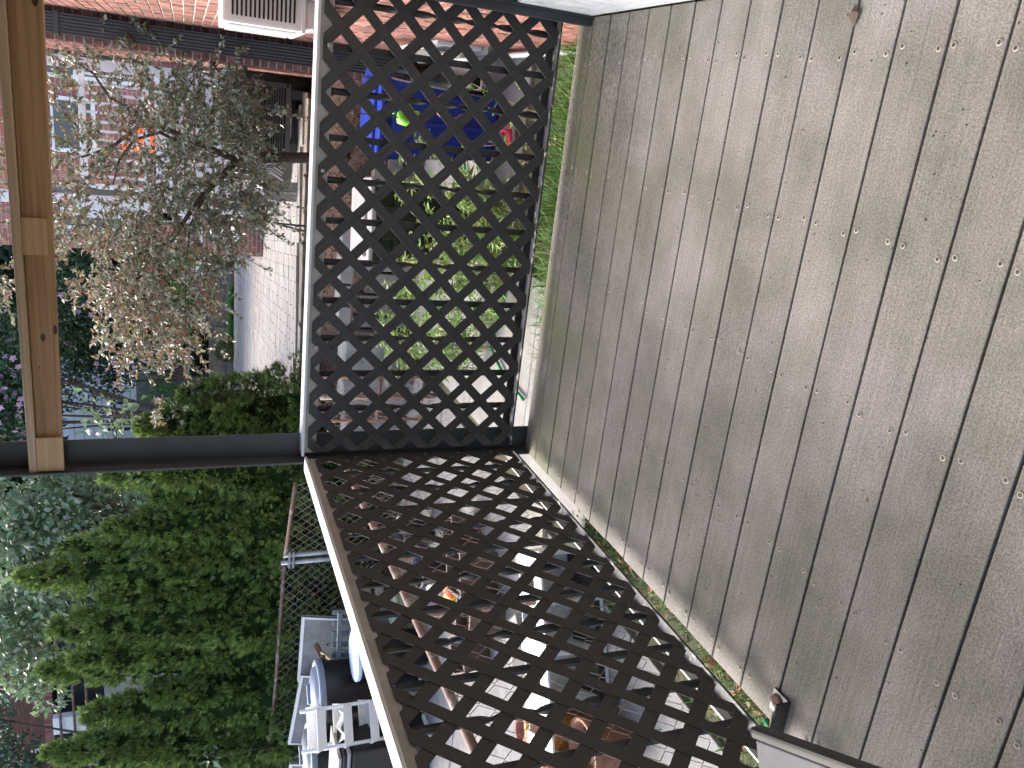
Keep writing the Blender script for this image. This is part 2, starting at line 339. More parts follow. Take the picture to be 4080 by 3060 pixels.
# foliage
M['lf_green'] = leafmat('plum_leaf_green', [(.085, .115, .065), (.115, .16, .085), (.16, .205, .125), (.20, .26, .11), (.33, .37, .30)], .3, .22, .8, .5)
M['lf_bronze'] = leafmat('plum_leaf_bronze', [(.15, .115, .07), (.25, .15, .085), (.20, .20, .11), (.33, .17, .11), (.46, .42, .37), (.22, .23, .13)], .3, .24, .8, .6)
M['lf_tip'] = leafmat('plum_leaf_young', [(.28, .21, .09), (.38, .15, .10), (.28, .30, .11), (.55, .50, .45)], .3, .3, .8, .6)
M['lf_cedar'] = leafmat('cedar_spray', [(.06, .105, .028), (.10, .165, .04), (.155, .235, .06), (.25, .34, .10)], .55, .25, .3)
M['lf_cedar_shade'] = leafmat('cedar_shade', [(.012, .028, .008), (.02, .042, .01)], .8, .1, .1)  # near-black green: shade inside the hedge put into the leaf colour
M['lf_mulb'] = leafmat('mulberry_leaf', [(.08, .15, .065), (.12, .20, .10), (.18, .26, .145), (.23, .32, .17)], .36, .32, .7, .4)
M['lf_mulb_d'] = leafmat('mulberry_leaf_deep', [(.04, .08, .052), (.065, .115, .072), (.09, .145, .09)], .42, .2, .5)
M['lf_hib'] = leafmat('hibiscus_leaf', [(.02, .05, .022), (.035, .08, .035), (.06, .12, .06)], .5, .2, .4)
M['lf_dark'] = leafmat('woodland_leaf', [(.008, .022, .012), (.015, .035, .018), (.028, .055, .026)], .6, .15, .3)
M['lf_vine'] = leafmat('vine_leaf', [(.10, .22, .04), (.15, .30, .06), (.22, .36, .09), (.28, .34, .10)], .42, .35, .45)
M['lf_grass'] = leafmat('grass_blade', [(.03, .085, .012), (.05, .14, .018), (.08, .19, .03), (.16, .19, .07)], .5, .3, .3)
M['lf_dry'] = leafmat('dry_leaf', [(.20, .10, .05), (.34, .19, .10), (.42, .28, .18), (.14, .08, .045)], .8, .15, .2)
M['lf_ivy'] = leafmat('ivy_leaf', [(.02, .06, .015), (.035, .095, .02), (.05, .13, .03)], .35, .2, .6)
M['lf_fern'] = leafmat('fern', [(.06, .20, .03), (.10, .28, .05), (.14, .34, .07)], .5, .35, .3)
M['petal'] = leafmat('lilac_petal', [(.42, .27, .45), (.52, .35, .52), (.60, .45, .58)], .6, .3, .2)

# ================================================================== SETTING
GZ = -0.6
def ground_sheet():
    mb = MB(); s = 150
    mb.add([(-s, -s, GZ), (s, -s, GZ), (s, s, GZ), (-s, s, GZ)], [(0, 1, 2, 3)])
    return tag(mb.build('ground', M['soil']), kind='structure')
ground_sheet()
# concrete yard of the neighbour on the left, and the concrete walk in front of the deck
mb = MB()
for i in range(5):
    for j in range(6):
        x0 = -6.6+i*1.14; y0 = -2.6+j*1.14
        mb.bb((x0+.006, y0+.006, GZ-.05), (x0+1.134, y0+1.134, GZ+.03+rnd.uniform(-.004, .004)))
yard = tag(mb.build('concrete_yard', M['concrete'], bevel=.004, seg=1), kind='structure')
mb = MB()
for (x0, x1, y0, y1) in ((-.75, .55, .30, 1.3), (-.75, .55, 1.31, 2.4), (-.75, .55, 2.41, 4.3), (.56, 1.9, 1.9, 3.1), (.56, 1.9, 3.11, 4.3)):
    mb.bb((x0, y0, GZ-.05), (x1, y1, GZ+.035+rnd.uniform(-.004, .004)))
tag(mb.build('concrete_walk', M['pale'], bevel=.005, seg=1), kind='structure')
# terrace: mulch bank and pavers
PZ = 0.30
mb = MB()
mb.add([(-1.9, 4.62, -.12), (1.66, 4.62, -.12), (1.66, 6.0, .16), (-1.9, 6.0, .16), (-1.9, 6.0, GZ-.1), (1.66, 6.0, GZ-.1), (-1.9, 4.62, GZ-.1), (1.66, 4.62, GZ-.1)],
       [(0, 1, 2, 3), (0, 3, 4, 6), (1, 7, 5, 2), (6, 7, 1, 0)])
tag(mb.build('mulch_bank', M['mulch']), kind='structure')
n = 5200
P = np.stack([nr.uniform(-1.85, 1.62, n), nr.uniform(4.65, 5.98, n), np.zeros(n)], 1); P[:, 2] = -.12+(P[:, 1]-4.62)*.203+.004
T = nr.normal(0, 1, (n, 3)); T[:, 2] *= .35
tag(leaf_mesh('bark_mulch', P, T, nr.uniform(.02, .06, n), M['chips'], None, .3, 0, .1), kind='stuff')

def house_wall_bricks(parent, o, u, nrm, length, z0, z1, keep=300, mode='run', skip=None):
    """running-bond bricks on a mortar slab; the ones largest in view are single parts, the rest one part"""
    o = Vector(o); u = Vector(u); nrm = Vector(nrm); ch = .0677; bl = .2032; items = []
    rows = int((z1-z0)/ch); cols = int(length/bl)+2
    for r_ in range(rows):
        for c in range(cols):
            a = c*bl-(bl/2 if r_ % 2 else 0); b = a+bl-.011; a = max(a, 0); b = min(b, length)
            if b-a < .03: continue
            z = z0+r_*ch; cc = o+u*((a+b)/2)+Vector((0, 0, z+ch/2))
            if skip and skip((a+b)/2, z): continue
            q = px(cc); q2 = px(cc+u*(b-a)/2); q3 = px(cc+Vector((0, 0, .028)))
            if not (-120 < q[0] < 4200 and -160 < q[1] < 3200): continue
            area = abs((q2[0]-q[0])*(q3[1]-q[1])-(q2[1]-q[1])*(q3[0]-q[0]))
            items.append((area, cc, b-a))
    items.sort(key=lambda t: -t[0]); cache = {}; rest = MB()
    rot = Matrix((u, nrm, Vector((0, 0, 1)))).transposed()
    for i, (ar, cc, w) in enumerate(items):
        d = rnd.uniform(.003, .008)
        if i < keep:
            key = round(w, 3)
            if key not in cache: cache[key] = MB().box((0, 0, 0), (w, .03, ch-.0115), rot).mesh('brick', M['brick'], bevel=.003, seg=1)
            put('brick', cache[key], parent, cc+nrm*(d-.015))
        else: rest.box(cc+nrm*(d-.015), (w, .03, ch-.0115), rot)
    if rest.v: tag(rest.build('bricks', M['brick'], parent), kind='stuff')

# ================================================================== OWN HOUSE (right)
house = thing('brick_house', 'red brick house wall along the right of the deck with grey downspout', 'house', (1.91, 0, 0))
def sub(name, mbx, mt, parent=house, bevel=0.0, org=(1.91, 0, 0), **k):
    o = mbx.build(name, mt, parent, bevel=bevel, **k); o.location = (-org[0], -org[1], -org[2]); return o
wallA = sub('wall', MB().bb((1.915, -5.5, GZ), (2.25, 4.5, 4.2)), M['mortar'])
wallB = sub('wall', MB().bb((1.665, 4.515, GZ), (2.25, 9.3, 4.2)), M['mortar'])
house_wall_bricks(wallA, (1.915, 4.5, 0), (0, -1, 0), (-1, 0, 0), 5.4, GZ, 4.1, 170, skip=lambda a, z: 4.5-a < -.2 and z < .35)
house_wall_bricks(wallB, (1.665, 4.515, 0), (1, 0, 0), (0, -1, 0), .25, GZ, 4.1, 70)
house_wall_bricks(wallB, (1.665, 9.3, 0), (0, -1, 0), (-1, 0, 0), 4.78, GZ, 4.1, 50)
# downspout with ribs in the step of the wall
ds = MB(); prof = []
for i in range(25):
    x = 1.715+.15*i/24; prof.append((x, 4.40+(.006 if (i//2) % 2 else 0), 0))
prof += [(1.865, 4.49, 0), (1.715, 4.49, 0)]
ds.prism([(p_[0], p_[1], GZ+.25) for p_ in prof], (0, 0, 4.4))
sp_ = sub('downspout', ds, M['gutter'])
for z in (.4, 2.4):
    o = MB().bb((1.705, 4.393, z), (1.875, 4.5, z+.03)).build('strap', M['gutter'], sp_)
elb = MB().tube([(1.79, 4.44, GZ+.33), (1.79, 4.42, GZ+.2), (1.74, 4.2, GZ+.1), (1.70, 3.7, GZ+.07), (1.72, 2.9, GZ+.06)], .055, 10)
elb.build('drain_hose', M['blacklid'], sp_)
# white parged base at the deck and the light window well further on
sub('wall_base', MB().add([(1.902, -.127, .0), (1.902, -1.9, .0), (1.902, -1.9, .33), (1.902, -.14, .33), (1.93, -.127, 0), (1.93, -1.9, 0), (1.93, -1.9, .33), (1.93, -.14, .33)],
    [(0, 1, 2, 3), (4, 7, 6, 5), (0, 3, 7, 4), (1, 5, 6, 2), (3, 2, 6, 7), (0, 4, 5, 1)]), M['parge'], bevel=.012)
w_ = sub('window', MB().bb((1.885, 2.2, -.33), (1.93, 3.5, -.02)), M['white'], bevel=.006)
MB().bb((1.879, 2.27, -.28), (1.893, 2.82, -.08)).build('pane', M['pale'], w_); MB().bb((1.879, 2.88, -.28), (1.893, 3.43, -.08)).build('pane', M['pale'], w_)
MB().bb((1.86, 2.1, -.38), (1.93, 3.6, -.335)).build('sill', M['pale'], w_)
sub('water_pipe', MB().tube([(1.87, 4.2, -.42), (1.87, 2.4, -.45), (1.87, .7, -.47)], .018, 8), M['alu'])

# through-wall air conditioner
ac = thing('window_air_conditioner', 'white louvred air conditioner box sticking out of the brick wall above the rail', 'air conditioner', (1.83, 1.1, 1.0))
def rel(mbx, name, mt, root, parent=None, **k):
    o = mbx.build(name, mt, parent or root, **k)
    if parent is None: o.location = (-root.location[0], -root.location[1], -root.location[2])
    return o
rel(MB().bb((1.765, 1.08, .955), (1.93, 1.62, 1.325)), 'case', M['white'], ac, bevel=.012)
g = MB()
for i in range(15): g.bb((1.80, 1.074, .995+i*.02), (1.93, 1.082, 1.004+i*.02))
rel(g, 'side_louvres', M['dark'], ac)
g = MB()
for i in range(22): g.bb((1.757, 1.12+i*.022, .985), (1.768, 1.13+i*.022, 1.295))
rel(g, 'rear_fins', M['alu'], ac)
rel(MB().bb((1.76, 1.076, .945), (1.93, 1.63, .965)), 'drip_edge', M['white'], ac, bevel=.004)
br = thing('stone_bracket', 'pale stone block under the white air conditioner', 'bracket', (1.85, 1.3, .86))
rel(MB().bb((1.80, 1.14, .80), (1.93, 1.60, .90)), 'block', M['pale'], br, bevel=.01)
rel(MB().bb((1.785, 1.10, .90), (1.93, 1.62, .942)), 'shelf', M['white'], br, bevel=.006)

# upper deck that roofs this one: out of the picture above, it shades the boards
roof = thing('upper_deck', 'boarded upper deck roofing the lower deck', 'upper deck', (.95, -2.6, 2.55))
for i in range(38):
    y = .25-i*.145; rel(MB().bb((-.25, y-.14, 2.56), (1.9, y, 2.585)), 'board', M['lumber2'], roof)
for i in range(5): rel(MB().bb((-.2+i*.5, -5.2, 2.37), (-.16+i*.5, .2, 2.555)), 'joist', M['lumber'], roof)
rel(MB().bb((-.25, .06, 2.36), (1.9, .1, 2.555)), 'rim_board', M['lumber'], roof)

# ================================================================== DECK
deck = thing('deck', 'weathered grey composite deck boards speckled with mildew', 'deck', (0, 0, 0))
SP = .1445
edges = [0.0]+[-(.13701+i*SP) for i in range(32)]
for i in range(len(edges)-1):
    y1, y0 = edges[i], edges[i+1]
    gap = 0
    mbx = MB().bb((rnd.uniform(-.003, .003), y0+.0032, -.025), (1.9, y1-(.0032 if i else 0), 0))
    o = mbx.build('board', M['deck'], deck, bevel=(.0035 if i else .011), seg=(2 if i else 3))
    if i == 0:
        pass
    o.location.z = rnd.uniform(-.0008, .0008)
sb = MB(); hb = MB()
for jx in (.055, .46, .92, 1.32, 1.73):
    for i in range(len(edges)-1):
        y1, y0 = edges[i], edges[i+1]
        for yy in (y0+.022, y1-.022):
            x = jx+rnd.uniform(-.012, .012); yy += rnd.uniform(-.004, .004)
            hb.lathe([(.0075, .0), (.0066, .0016), (.0046, .0017)], 10, (x, yy, .0005)); sb.lathe([(.0046, .0006), (.0001, .0006)], 8, (x, yy, .001))
tag(hb.build('raised_rims', M['halo'], deck), kind='stuff'); tag(sb.build('screw_heads', M['screwd'], deck), kind='stuff')
d_ = MB()
for i in range(260):
    x, y = rnd.uniform(.02, 1.88), -rnd.random()**1.3*2.6
    r_ = rnd.uniform(.0009, .0022)
    d_.lathe([(r_*1.5, .0008), (r_, .0018), (.0001, .0022)], 6, (x, y, .0004))
tag(d_.build('debris_specks', M['screwd'], deck), kind='stuff')
fr_ = MB()
for x in (.05, .46, .92, 1.32, 1.73, 1.86): fr_.bb((x, -4.6, -.22), (x+.038, -.05, -.0265))
fr_.bb((.05, -.0495, -.22), (1.9, -.012, -.0265)); fr_.build('joists', M['timber'], deck)
lp = at(3400, 60, Z=.004)
cl = MB(); cl.add([(lp.x-.03, lp.y-.008, .003), (lp.x-.005, lp.y+.012, .012), (lp.x+.022, lp.y+.004, .004), (lp.x, lp.y-.018, .009), (lp.x+.004, lp.y-.002, .016)], [(0, 1, 4), (1, 2, 4), (2, 3, 4), (3, 0, 4)])
tag(cl.build('dead_leaf', M['brownpot']), 'small curled dark dead leaf lying over a gap of the deck boards', 'leaf')

# ================================================================== LATTICES
def clip(poly, a, b, c):      # keep a*x+b*y<=c
    out = []
    for i in range(len(poly)):
        p, q = poly[i], poly[(i+1) % len(poly)]; dp = a*p[0]+b*p[1]-c; dq = a*q[0]+b*q[1]-c
        if dp <= 0: out.append(p)
        if dp*dq < 0: t = dp/(dp-dq); out.append((p[0]+(q[0]-p[0])*t, p[1]+(q[1]-p[1])*t))
    return out
def lattice(root, to3, nvec, off, u0, u1, z0, z1, a_c, b_c, pitch, w, th):
    """two layers of 45 degree slats clipped to a rectangle; a-lines x+z=const behind, b-lines x-z=const in front"""
    r2 = math.sqrt(2)
    for layer, c0, sgn in ((0, a_c, 1), (1, b_c, -1)):
        ks = range(-60, 61)
        for k in ks:
            c = c0+k*pitch
            # strip: |(u + sgn*z)/r2 - c| <= w/2
            poly = [(u0, z0), (u1, z0), (u1, z1), (u0, z1)]
            ww = w*rnd.uniform(.97, 1.03)
            poly = clip(poly, 1/r2, sgn/r2, c+ww/2)
            if len(poly) > 2: poly = clip(poly, -1/r2, -sgn/r2, -(c-ww/2))
            if len(poly) < 3: continue
            n3 = Vector(nvec); o3 = n3*(off+(th if layer else 0))
            mbx = MB().prism([Vector(to3(*q))+o3 for q in poly], n3*th)
            rel(mbx, 'slat', M['slat'], root, bevel=.0012, seg=1)
latF = thing('lattice_panel', 'dark brown diagonal lattice panel across the front railing', 'lattice', (.95, -.06, .1), group=None)
lattice(latF, lambda u, z: (u, 0, z), (0, -1, 0), .046, .055, 1.875, .105, 1.022, .872+.0543, -.05+.0545, .1087, .040, .0032)
latL = thing('lattice_panel', 'dark brown diagonal lattice panel running along the left railing', 'lattice', (.045, -1.5, .1))
lattice(latL, lambda u, z: (0, u, z), (1, 0, 0), .033, -3.6, -.075, .10, .996, -.0983-.0545, -1.4354-.0545, .1093, .042, .0032)
def washers(root, pts, nv):
    for p in pts:
        mbx = MB(); q = Vector(nv).to_track_quat('Z', 'Y').to_matrix()
        mbx.lathe([(.0075, 0), (.0075, .002), (.003, .0035), (.0001, .003)], 12)
        mbx.v = [tuple(q @ Vector(v)+Vector(p)) for v in mbx.v]
        rel(mbx, 'screw', M['galv'], root)
washers(latF, [(1.665, -.0585, 1.0), (1.22, -.0585, 1.005), (.52, -.0585, 1.0)], (0, -1, 0))
washers(latL, [(.0455, -.75, .962), (.0455, -1.6, .95)], (1, 0, 0))

# ================================================================== RAILINGS
def picket(y_or_x, axis, plane, z0, z1, twisted):
    n = 64; vs = []; fs = []; hw, ht = .0125, .0055
    for i in range(n+1):
        z = z0+(z1-z0)*i/n; a = 0.0
        if twisted:
            t = min(max((z-(z0+.07))/(z1-z0-.30), 0), 1); a = t*math.pi*5
        ca, sa = math.cos(a), math.sin(a)
        for sx, sy in ((-hw, -ht), (hw, -ht), (hw, ht), (-hw, ht)):
            dx, dy = sx*ca-sy*sa, sx*sa+sy*ca
            vs.append((y_or_x+dx, plane+dy, z) if axis == 'x' else (plane+dy, y_or_x+dx, z))
    for i in range(n):
        for k in range(4): fs.append((i*4+k, i*4+(k+1) % 4, i*4+4+(k+1) % 4, i*4+4+k))
    m_ = MB().add(vs, fs); m_.sm = [twisted]*len(fs); return m_
rF = thing('railing', 'front steel railing with twisted pickets and pale flat cap', 'railing', (.95, -.02, 0))
rel(MB().bb((.035, -.050, 1.032), (1.895, .04, 1.044)), 'top_cap', M['cap'], rF, bevel=.003)
rel(MB().bb((.05, -.043, .985), (1.885, -.036, 1.031)), 'top_channel', M['under'], rF)
rel(MB().bb((.05, -.046, .088), (1.885, .012, .096)), 'bottom_rail', M['chipped'], rF, bevel=.0015, seg=1)
rel(MB().bb((.05, .006, .0965), (1.885, .012, .125)), 'bottom_flange', M['iron'], rF)
for i, x in enumerate([1.509, 1.342, 1.184, 1.029, .864, .707, .548, .394, .237, 1.665, 1.82]):
    rel(picket(x, 'x', -.012, .094, 1.032, i % 2 == 0 if i < 9 else i == 10), 'picket', M['iron'], rF)
pp = MB().bb((1.865, -.125, 0), (1.902, -.09, 1.03)); pp.bb((1.894, -.14, 0), (1.908, -.075, 1.03))
rel(pp, 'end_post', M['steel'], rF, bevel=.003)
rL = thing('railing', 'left steel railing with twisted pickets and pale flat cap', 'railing', (.01, -1.7, 0))
rel(MB().bb((-.028, -3.7, 1.022), (.040, -.062, 1.034)), 'top_cap', M['cap'], rL, bevel=.003)
rel(MB().bb((.025, -3.7, .984), (.032, -.07, 1.0215)), 'top_channel', M['under'], rL)
rel(MB().bb((-.022, -3.7, .080), (.036, -.07, .088)), 'bottom_rail', M['chipped'], rL, bevel=.0015, seg=1)
rel(MB().bb((-.022, -3.7, .0885), (-.016, -.07, .117)), 'bottom_flange', M['alu'], rL)
for i in range(21):
    rel(picket(-.184-i*.1677, 'y', .008, .086, 1.022, i % 2 == 1), 'picket', M['iron'], rL)
# foot bracket screwed to the deck
bk = MB(); fb = at(3110, 2800, Z=.0)
bk.bb((-.02, fb.y-.032, .0), (fb.x+.03, fb.y-.026, .048)); bk.bb((fb.x-.035, fb.y-.026, .0), (fb.x+.03, fb.y+.032, .006))
fo = rel(bk, 'foot_bracket', M['iron'], rL, bevel=.0015, seg=1)
put('bracket_plate', MB().bb((fb.x-.034, fb.y-.0255, .0064), (fb.x+.029, fb.y+.031, .0074)).mesh('bracket_plate', M['alu']), fo)
put('bolt', MB().lathe([(.021, 0), (.021, .004), (.016, .007), (.003, .0075), (.0001, .006)], 20, (fb.x+.002, fb.y+.008, .0075)).mesh('bolt', M['screw']), fo)

# ================================================================== STEEL COLUMN, LUMBER
col = thing('steel_column', 'tall grey painted steel column at the deck corner', 'column', (.06, .02, -.6))
rel(MB().bb((.002, .022, GZ), (.112, .030, 2.7)), 'web', M['steel'], col, bevel=.002)
rel(MB().bb((.004, -.060, GZ), (.0125, .0215, 2.7)), 'flange', M['steel'], col, bevel=.002)
rel(MB().bb((.004, .0305, GZ), (.0125, .11, 2.7)), 'flange', M['steel'], col, bevel=.002)
beam = thing('lumber_beam', 'pine two-by-four beam with knots under a flat top plate', 'beam', (.9, -.03, 1.93))
def quadprism(x0, x1, zb0, zb1, zt0, zt1, ya, yb):
    return MB().prism([(x0, ya, zb0), (x1, ya, zb1), (x1, ya, zt1), (x0, ya, zt0)], (0, yb-ya, 0))
rel(quadprism(.0135, 2.3, 1.938, 1.905, 2.021, 2.013, -.030, .0075), 'joist', M['lumber'], beam, bevel=.004)
rel(quadprism(.005, 2.3, 2.0225, 2.0145, 2.05, 2.047, -.047, .0205), 'top_plate', M['lumber2'], beam, bevel=.004)
a_, b_ = at(860, 0, Y=-.03), None
rel(quadprism(.845, .975, 1.943, 1.940, 2.0195, 2.0185, -.0425, -.0305), 'splice_block', M['ply'], beam, bevel=.002)
rel(quadprism(.0145, .152, 1.932, 1.932, 2.0215, 2.021, -.0455, -.0305), 'splice_block', M['ply'], beam, bevel=.002)
def knot(x, z, a, b):
    mbx = MB(); vs = [(x+a*math.cos(w)*(1+.2*math.cos(2*w)), -.0312, z+b*math.sin(w)) for w in [i*math.pi/8 for i in range(16)]]
    mbx.prism(vs, (0, .0008, 0)); return rel(mbx, 'knot', M['knot'], beam)
for (px_, py_, a, b) in ((178, 1345, .013, .008), (226, 1315, .016, .007), (150, 10, .016, .010), (165, 1465, .003, .003)):
    q = at(px_, py_, Y=-.0312); knot(q.x, min(max(q.z, 1.93), 2.01), a, b)

# ================================================================== GRASS AND WEEDS BY THE DECK
n = 16000
x = nr.uniform(.12, 1.88, n)**1.0; y = nr.uniform(.0, .95, n)*np.clip(.5+x*.6, 0, 1)
P = np.stack([x, y, np.full(n, GZ)], 1)
tag(blades('grass', P, nr.uniform(.10, .40, n), M['lf_grass'], None, 1.2, .0044), kind='stuff')
n = 16000
y = nr.uniform(-3.4, .3, n); x = -np.abs(nr.normal(0, .34, n))-.02
ok = nr.random(n) < (.35+.65*(np.sin(y*3.1)*.5+.5)); P = np.stack([x, y, np.full(n, GZ)], 1)[ok]
tag(blades('grass', P, nr.uniform(.04, .13, len(P)), M['lf_grass'], None, 1.2, .003), kind='stuff')
n = 3000
y = nr.uniform(-3.4, .6, n); x = -nr.random(n)*.85+.02
P = np.stack([x, y, GZ+.01+nr.random(n)*.05], 1); T = nr.normal(0, 1, (n, 3)); T[:, 2] *= .3
keep = nr.random(n) < np.clip(.35+.5*np.sin(y*5+1)+.3*np.sin(x*9), .12, 1)
tag(leaf_mesh('leaf_litter', P[keep], T[keep], nr.uniform(.02, .055, keep.sum()), M['lf_dry'], None, .5, .1, .25), kind='stuff')

def bushy(name, label, cat, base, clumps, nstem, leaf, mt, stem_h=(.4, 1.0), spread=.4, group=None, llen=.055, width=.28, nleaf=40, arch=.5, smat='straw'):
    """loose plant: arching stems with narrow leaves set along them"""
    root = thing(name, label, cat, base, group=group); sm = MB(); LP = []; LT = []; LS = []
    for s_ in range(nstem):
        cx, cy = clumps[s_ % len(clumps)]; a = rnd.uniform(0, 6.28); h = rnd.uniform(*stem_h); b = rnd.uniform(.2, 1)*spread
        p0 = Vector((cx+rnd.uniform(-.08, .08), cy+rnd.uniform(-.08, .08), 0)); pts = []
        for i in range(8):
            t = i/7; pts.append(p0+Vector((math.cos(a)*b*t**1.6, math.sin(a)*b*t**1.6, h*(t-arch*.5*t*t*t)))+Vector((rnd.uniform(-.01, .01), rnd.uniform(-.01, .01), 0)))
        sm.tube(pts, [.0035*(1-.7*i/7) for i in range(8)], 5, False)
        for k in range(nleaf):
            t = .15+.85*rnd.random(); i = min(int(t*7), 6); q = pts[i].lerp(pts[i+1], t*7-i); aa = rnd.uniform(0, 6.28)
            LP.append(q); LT.append((math.cos(aa), math.sin(aa), rnd.uniform(-.5, .5))); LS.append(llen*rnd.uniform(.6, 1.3))
    sm.build('stems', M[smat], root)
    f = leaf_mesh('foliage', np.array([tuple(p) for p in LP]), np.array(LT), LS, M[leaf], root, width, .25, .12); f['kind'] = 'stuff'
    return root
bushy('leafy_weed', 'tall light green weeds with narrow leaves in front of the black bin', 'weed', (.72, 1.55, GZ), [(0, 0), (.25, .1), (-.25, .25), (.1, -.25), (-.15, .0)], 70, 'lf_vine', None, (.5, 1.3), .5, nleaf=52, llen=.06)
bushy('leafy_weed', 'pale green drooping weeds beside the rusty wire fence', 'weed', (-.05, 2.0, GZ), [(0, 0), (.2, .1), (-.2, .2), (.25, -.3), (-.05, .35)], 50, 'lf_vine', None, (.5, 1.2), .45, nleaf=44, llen=.06)
bushy('leafy_weed', 'low fresh weeds in the grass below the front lattice', 'weed', (.95, .35, GZ), [(0, 0), (.3, .05), (-.3, .05), (.6, .0), (-.55, .1)], 30, 'lf_vine', None, (.25, .52), .2, nleaf=16, llen=.05, width=.42)
bushy('leafy_weed', 'thin twining weed in front of the blue bin', 'weed', (1.35, .95, GZ), [(0, 0), (.2, .2), (-.15, .3)], 14, 'lf_vine', None, (.4, .95), .3, nleaf=14, llen=.045, width=.4)

# ================================================================== BINS, CAN, HOSE
def wheelie(label, loc, rz, mt, lidmt, w=.56, d=.60, h=.92):
    t = thing('wheeled_bin', label, 'bin', loc, rz)
    b = MB()
    def ring(wx, dy, z, y0=0): return [(-wx/2, y0-dy/2, z), (wx/2, y0-dy/2, z), (wx/2, y0+dy/2, z), (-wx/2, y0+dy/2, z)]
    lv = [ring(w*.80, d*.76, .02), ring(w*.84, d*.80, .30), ring(w*.97, d*.93, h-.10), ring(w*.99, d*.96, h-.06)]
    vs = sum(lv, []); fs = [(0, 1, 2, 3)]
    for i in range(len(lv)-1):
        for k in range(4): fs.append((i*4+k, i*4+(k+1) % 4, i*4+4+(k+1) % 4, i*4+4+k))
    b.add(vs, fs); b.build('body', mt, t, bevel=.02, seg=3)
    MB().bb((-w*.52, -d*.51, h-.065), (w*.52, d*.50, h-.025)).build('rim', mt, t, bevel=.01)
    lid = MB(); lid.bb((-w*.54, -d*.56, h-.022), (w*.54, d*.48, h+.01)); lid.bb((-w*.44, -d*.42, h+.006), (w*.44, d*.36, h+.035)); lid.bb((-w*.30, -d*.62, h-.03), (w*.30, -d*.54, h+.006))
    lid.build('lid', lidmt, t, bevel=.014, seg=3)
    rib = MB()
    for x in (-w*.32, 0, w*.32): rib.bb((x-.012, -d*.46, .14), (x+.012, -d*.41, h-.3))
    rib.bb((-w*.46, -d*.505, h-.20), (w*.46, -d*.46, h-.16)); rib.build('ribs', mt, t, bevel=.006)
    for sx in (-1, 1):
        wh = MB().lathe([(.001, -.025), (.09, -.025), (.10, -.012), (.10, .012), (.09, .025), (.001, .025)], 20); wh.v = [(v[2]+sx*w*.40, v[0]+d*.40, v[1]+.10) for v in wh.v]
        wh.build('wheel', M['blacklid'], t)
    MB().tube([(-w*.4, d*.55, h-.02), (w*.4, d*.55, h-.02)], .014, 8).build('handle', mt, t)
    MB().bb((-.11, -d*.53, h-.165), (.11, -d*.505, h-.085)).build('catch', mt, t, bevel=.008)
    return t
c_ = at(1998, 508, Z=GZ+.03)
wheelie('bright blue wheeled recycling bin standing behind the front lattice', (c_.x-.02, c_.y+.26, GZ+.03), R(-4), M['blue'], M['blue'], .53, .54, .87)
c_ = at(1998, 920, Z=GZ+.03)
wheelie('black wheeled bin half hidden by weeds beside the blue bin', (c_.x-.03, c_.y+.3, GZ+.03), R(6), M['blacklid'], M['greypl'], .54, .58, .93)  # grey lid colour paints in the whitish reflection on black plastic
# lime watering can hung on the railing
wc = at(1610, 472, Y=.16)
can = thing('watering_can', 'lime green plastic watering can in front of the blue bin', 'watering can', (wc.x, wc.y, wc.z-.06))
b = MB(); b.lathe([(.001, 0), (.034, 0), (.03, .06), (.024, .085), (.001, .085)], 18); b.build('body', M['lime'], can)
MB().tube([(.0, 0, .012), (-.05, 0, .03), (-.075, 0, .075)], [.012, .009, .007], 8).build('spout', M['lime'], can)
MB().tube([(.028, 0, .02), (.062, 0, .05), (.06, 0, .095), (.01, 0, .105)], .006, 8).build('handle', M['lime'], can)
MB().tube([(0, 0, .085), (0, -.03, .2), (0, -.14, .30), (0, -.165, .295)], .0025, 6).build('hanging_wire', M['iron'], can)
cw = at(1790, 425, Y=.03); r_ = []
for i in range(14): r_.append((cw.x+.05*math.cos(i*.32), cw.y, cw.z+.06*math.sin(i*.32)))
tag(MB().tube(r_+[(cw.x-.02, cw.y, cw.z-.08)], .0028, 6).build('copper_hook', M['copper']), 'thin copper wire hook caught in the front railing before the blue bin', 'hook')
sl = at(2022, 545, Z=GZ+.10)
sh = thing('sandal', 'pink plastic sandal lying in the weeds by the blue bin', 'sandal', (sl.x, sl.y, GZ+.08), R(20))
MB().prism([(.05*math.cos(w)*(1.0 if math.cos(w) > 0 else .8)*2, .042*math.sin(w)*(1-.15*math.cos(w)), 0) for w in [i*math.pi/9 for i in range(18)]], (0, 0, .022)).build('sole', M['pink'], sh, bevel=.006)
MB().tube([(.02, -.044, .02), (.03, -.02, .055), (.035, 0, .062), (.03, .02, .055), (.02, .044, .02)], .011, 6).build('strap', M['pink'], sh)
hp = [at(x, y, Z=GZ+.055) for x, y in ((2085, 1592), (2060, 1562), (2035, 1530), (2010, 1500), (1985, 1450), (1955, 1380))]
hp += [Vector((.55, 1.8, GZ+.05)), Vector((.9, 2.9, GZ+.05)), Vector((1.3, 3.15, GZ+.055)), Vector((1.62, 3.0, GZ+.05)), Vector((1.75, 2.2, GZ+.05))]
tag(MB().tube(hp, .0115, 10).build('garden_hose', M['green']), 'green garden hose running over the concrete behind the front lattice', 'hose')
hq = [at(3050, 2862, Z=GZ+.03), at(3070, 2905, Z=GZ+.03), at(3080, 2940, Z=GZ+.03), at(3088, 3000, Z=GZ+.03)]
tag(MB().tube(hq, .017, 8).build('garden_hose', M['green']), 'short piece of pale green hose in the grass next to the rail bracket', 'hose')

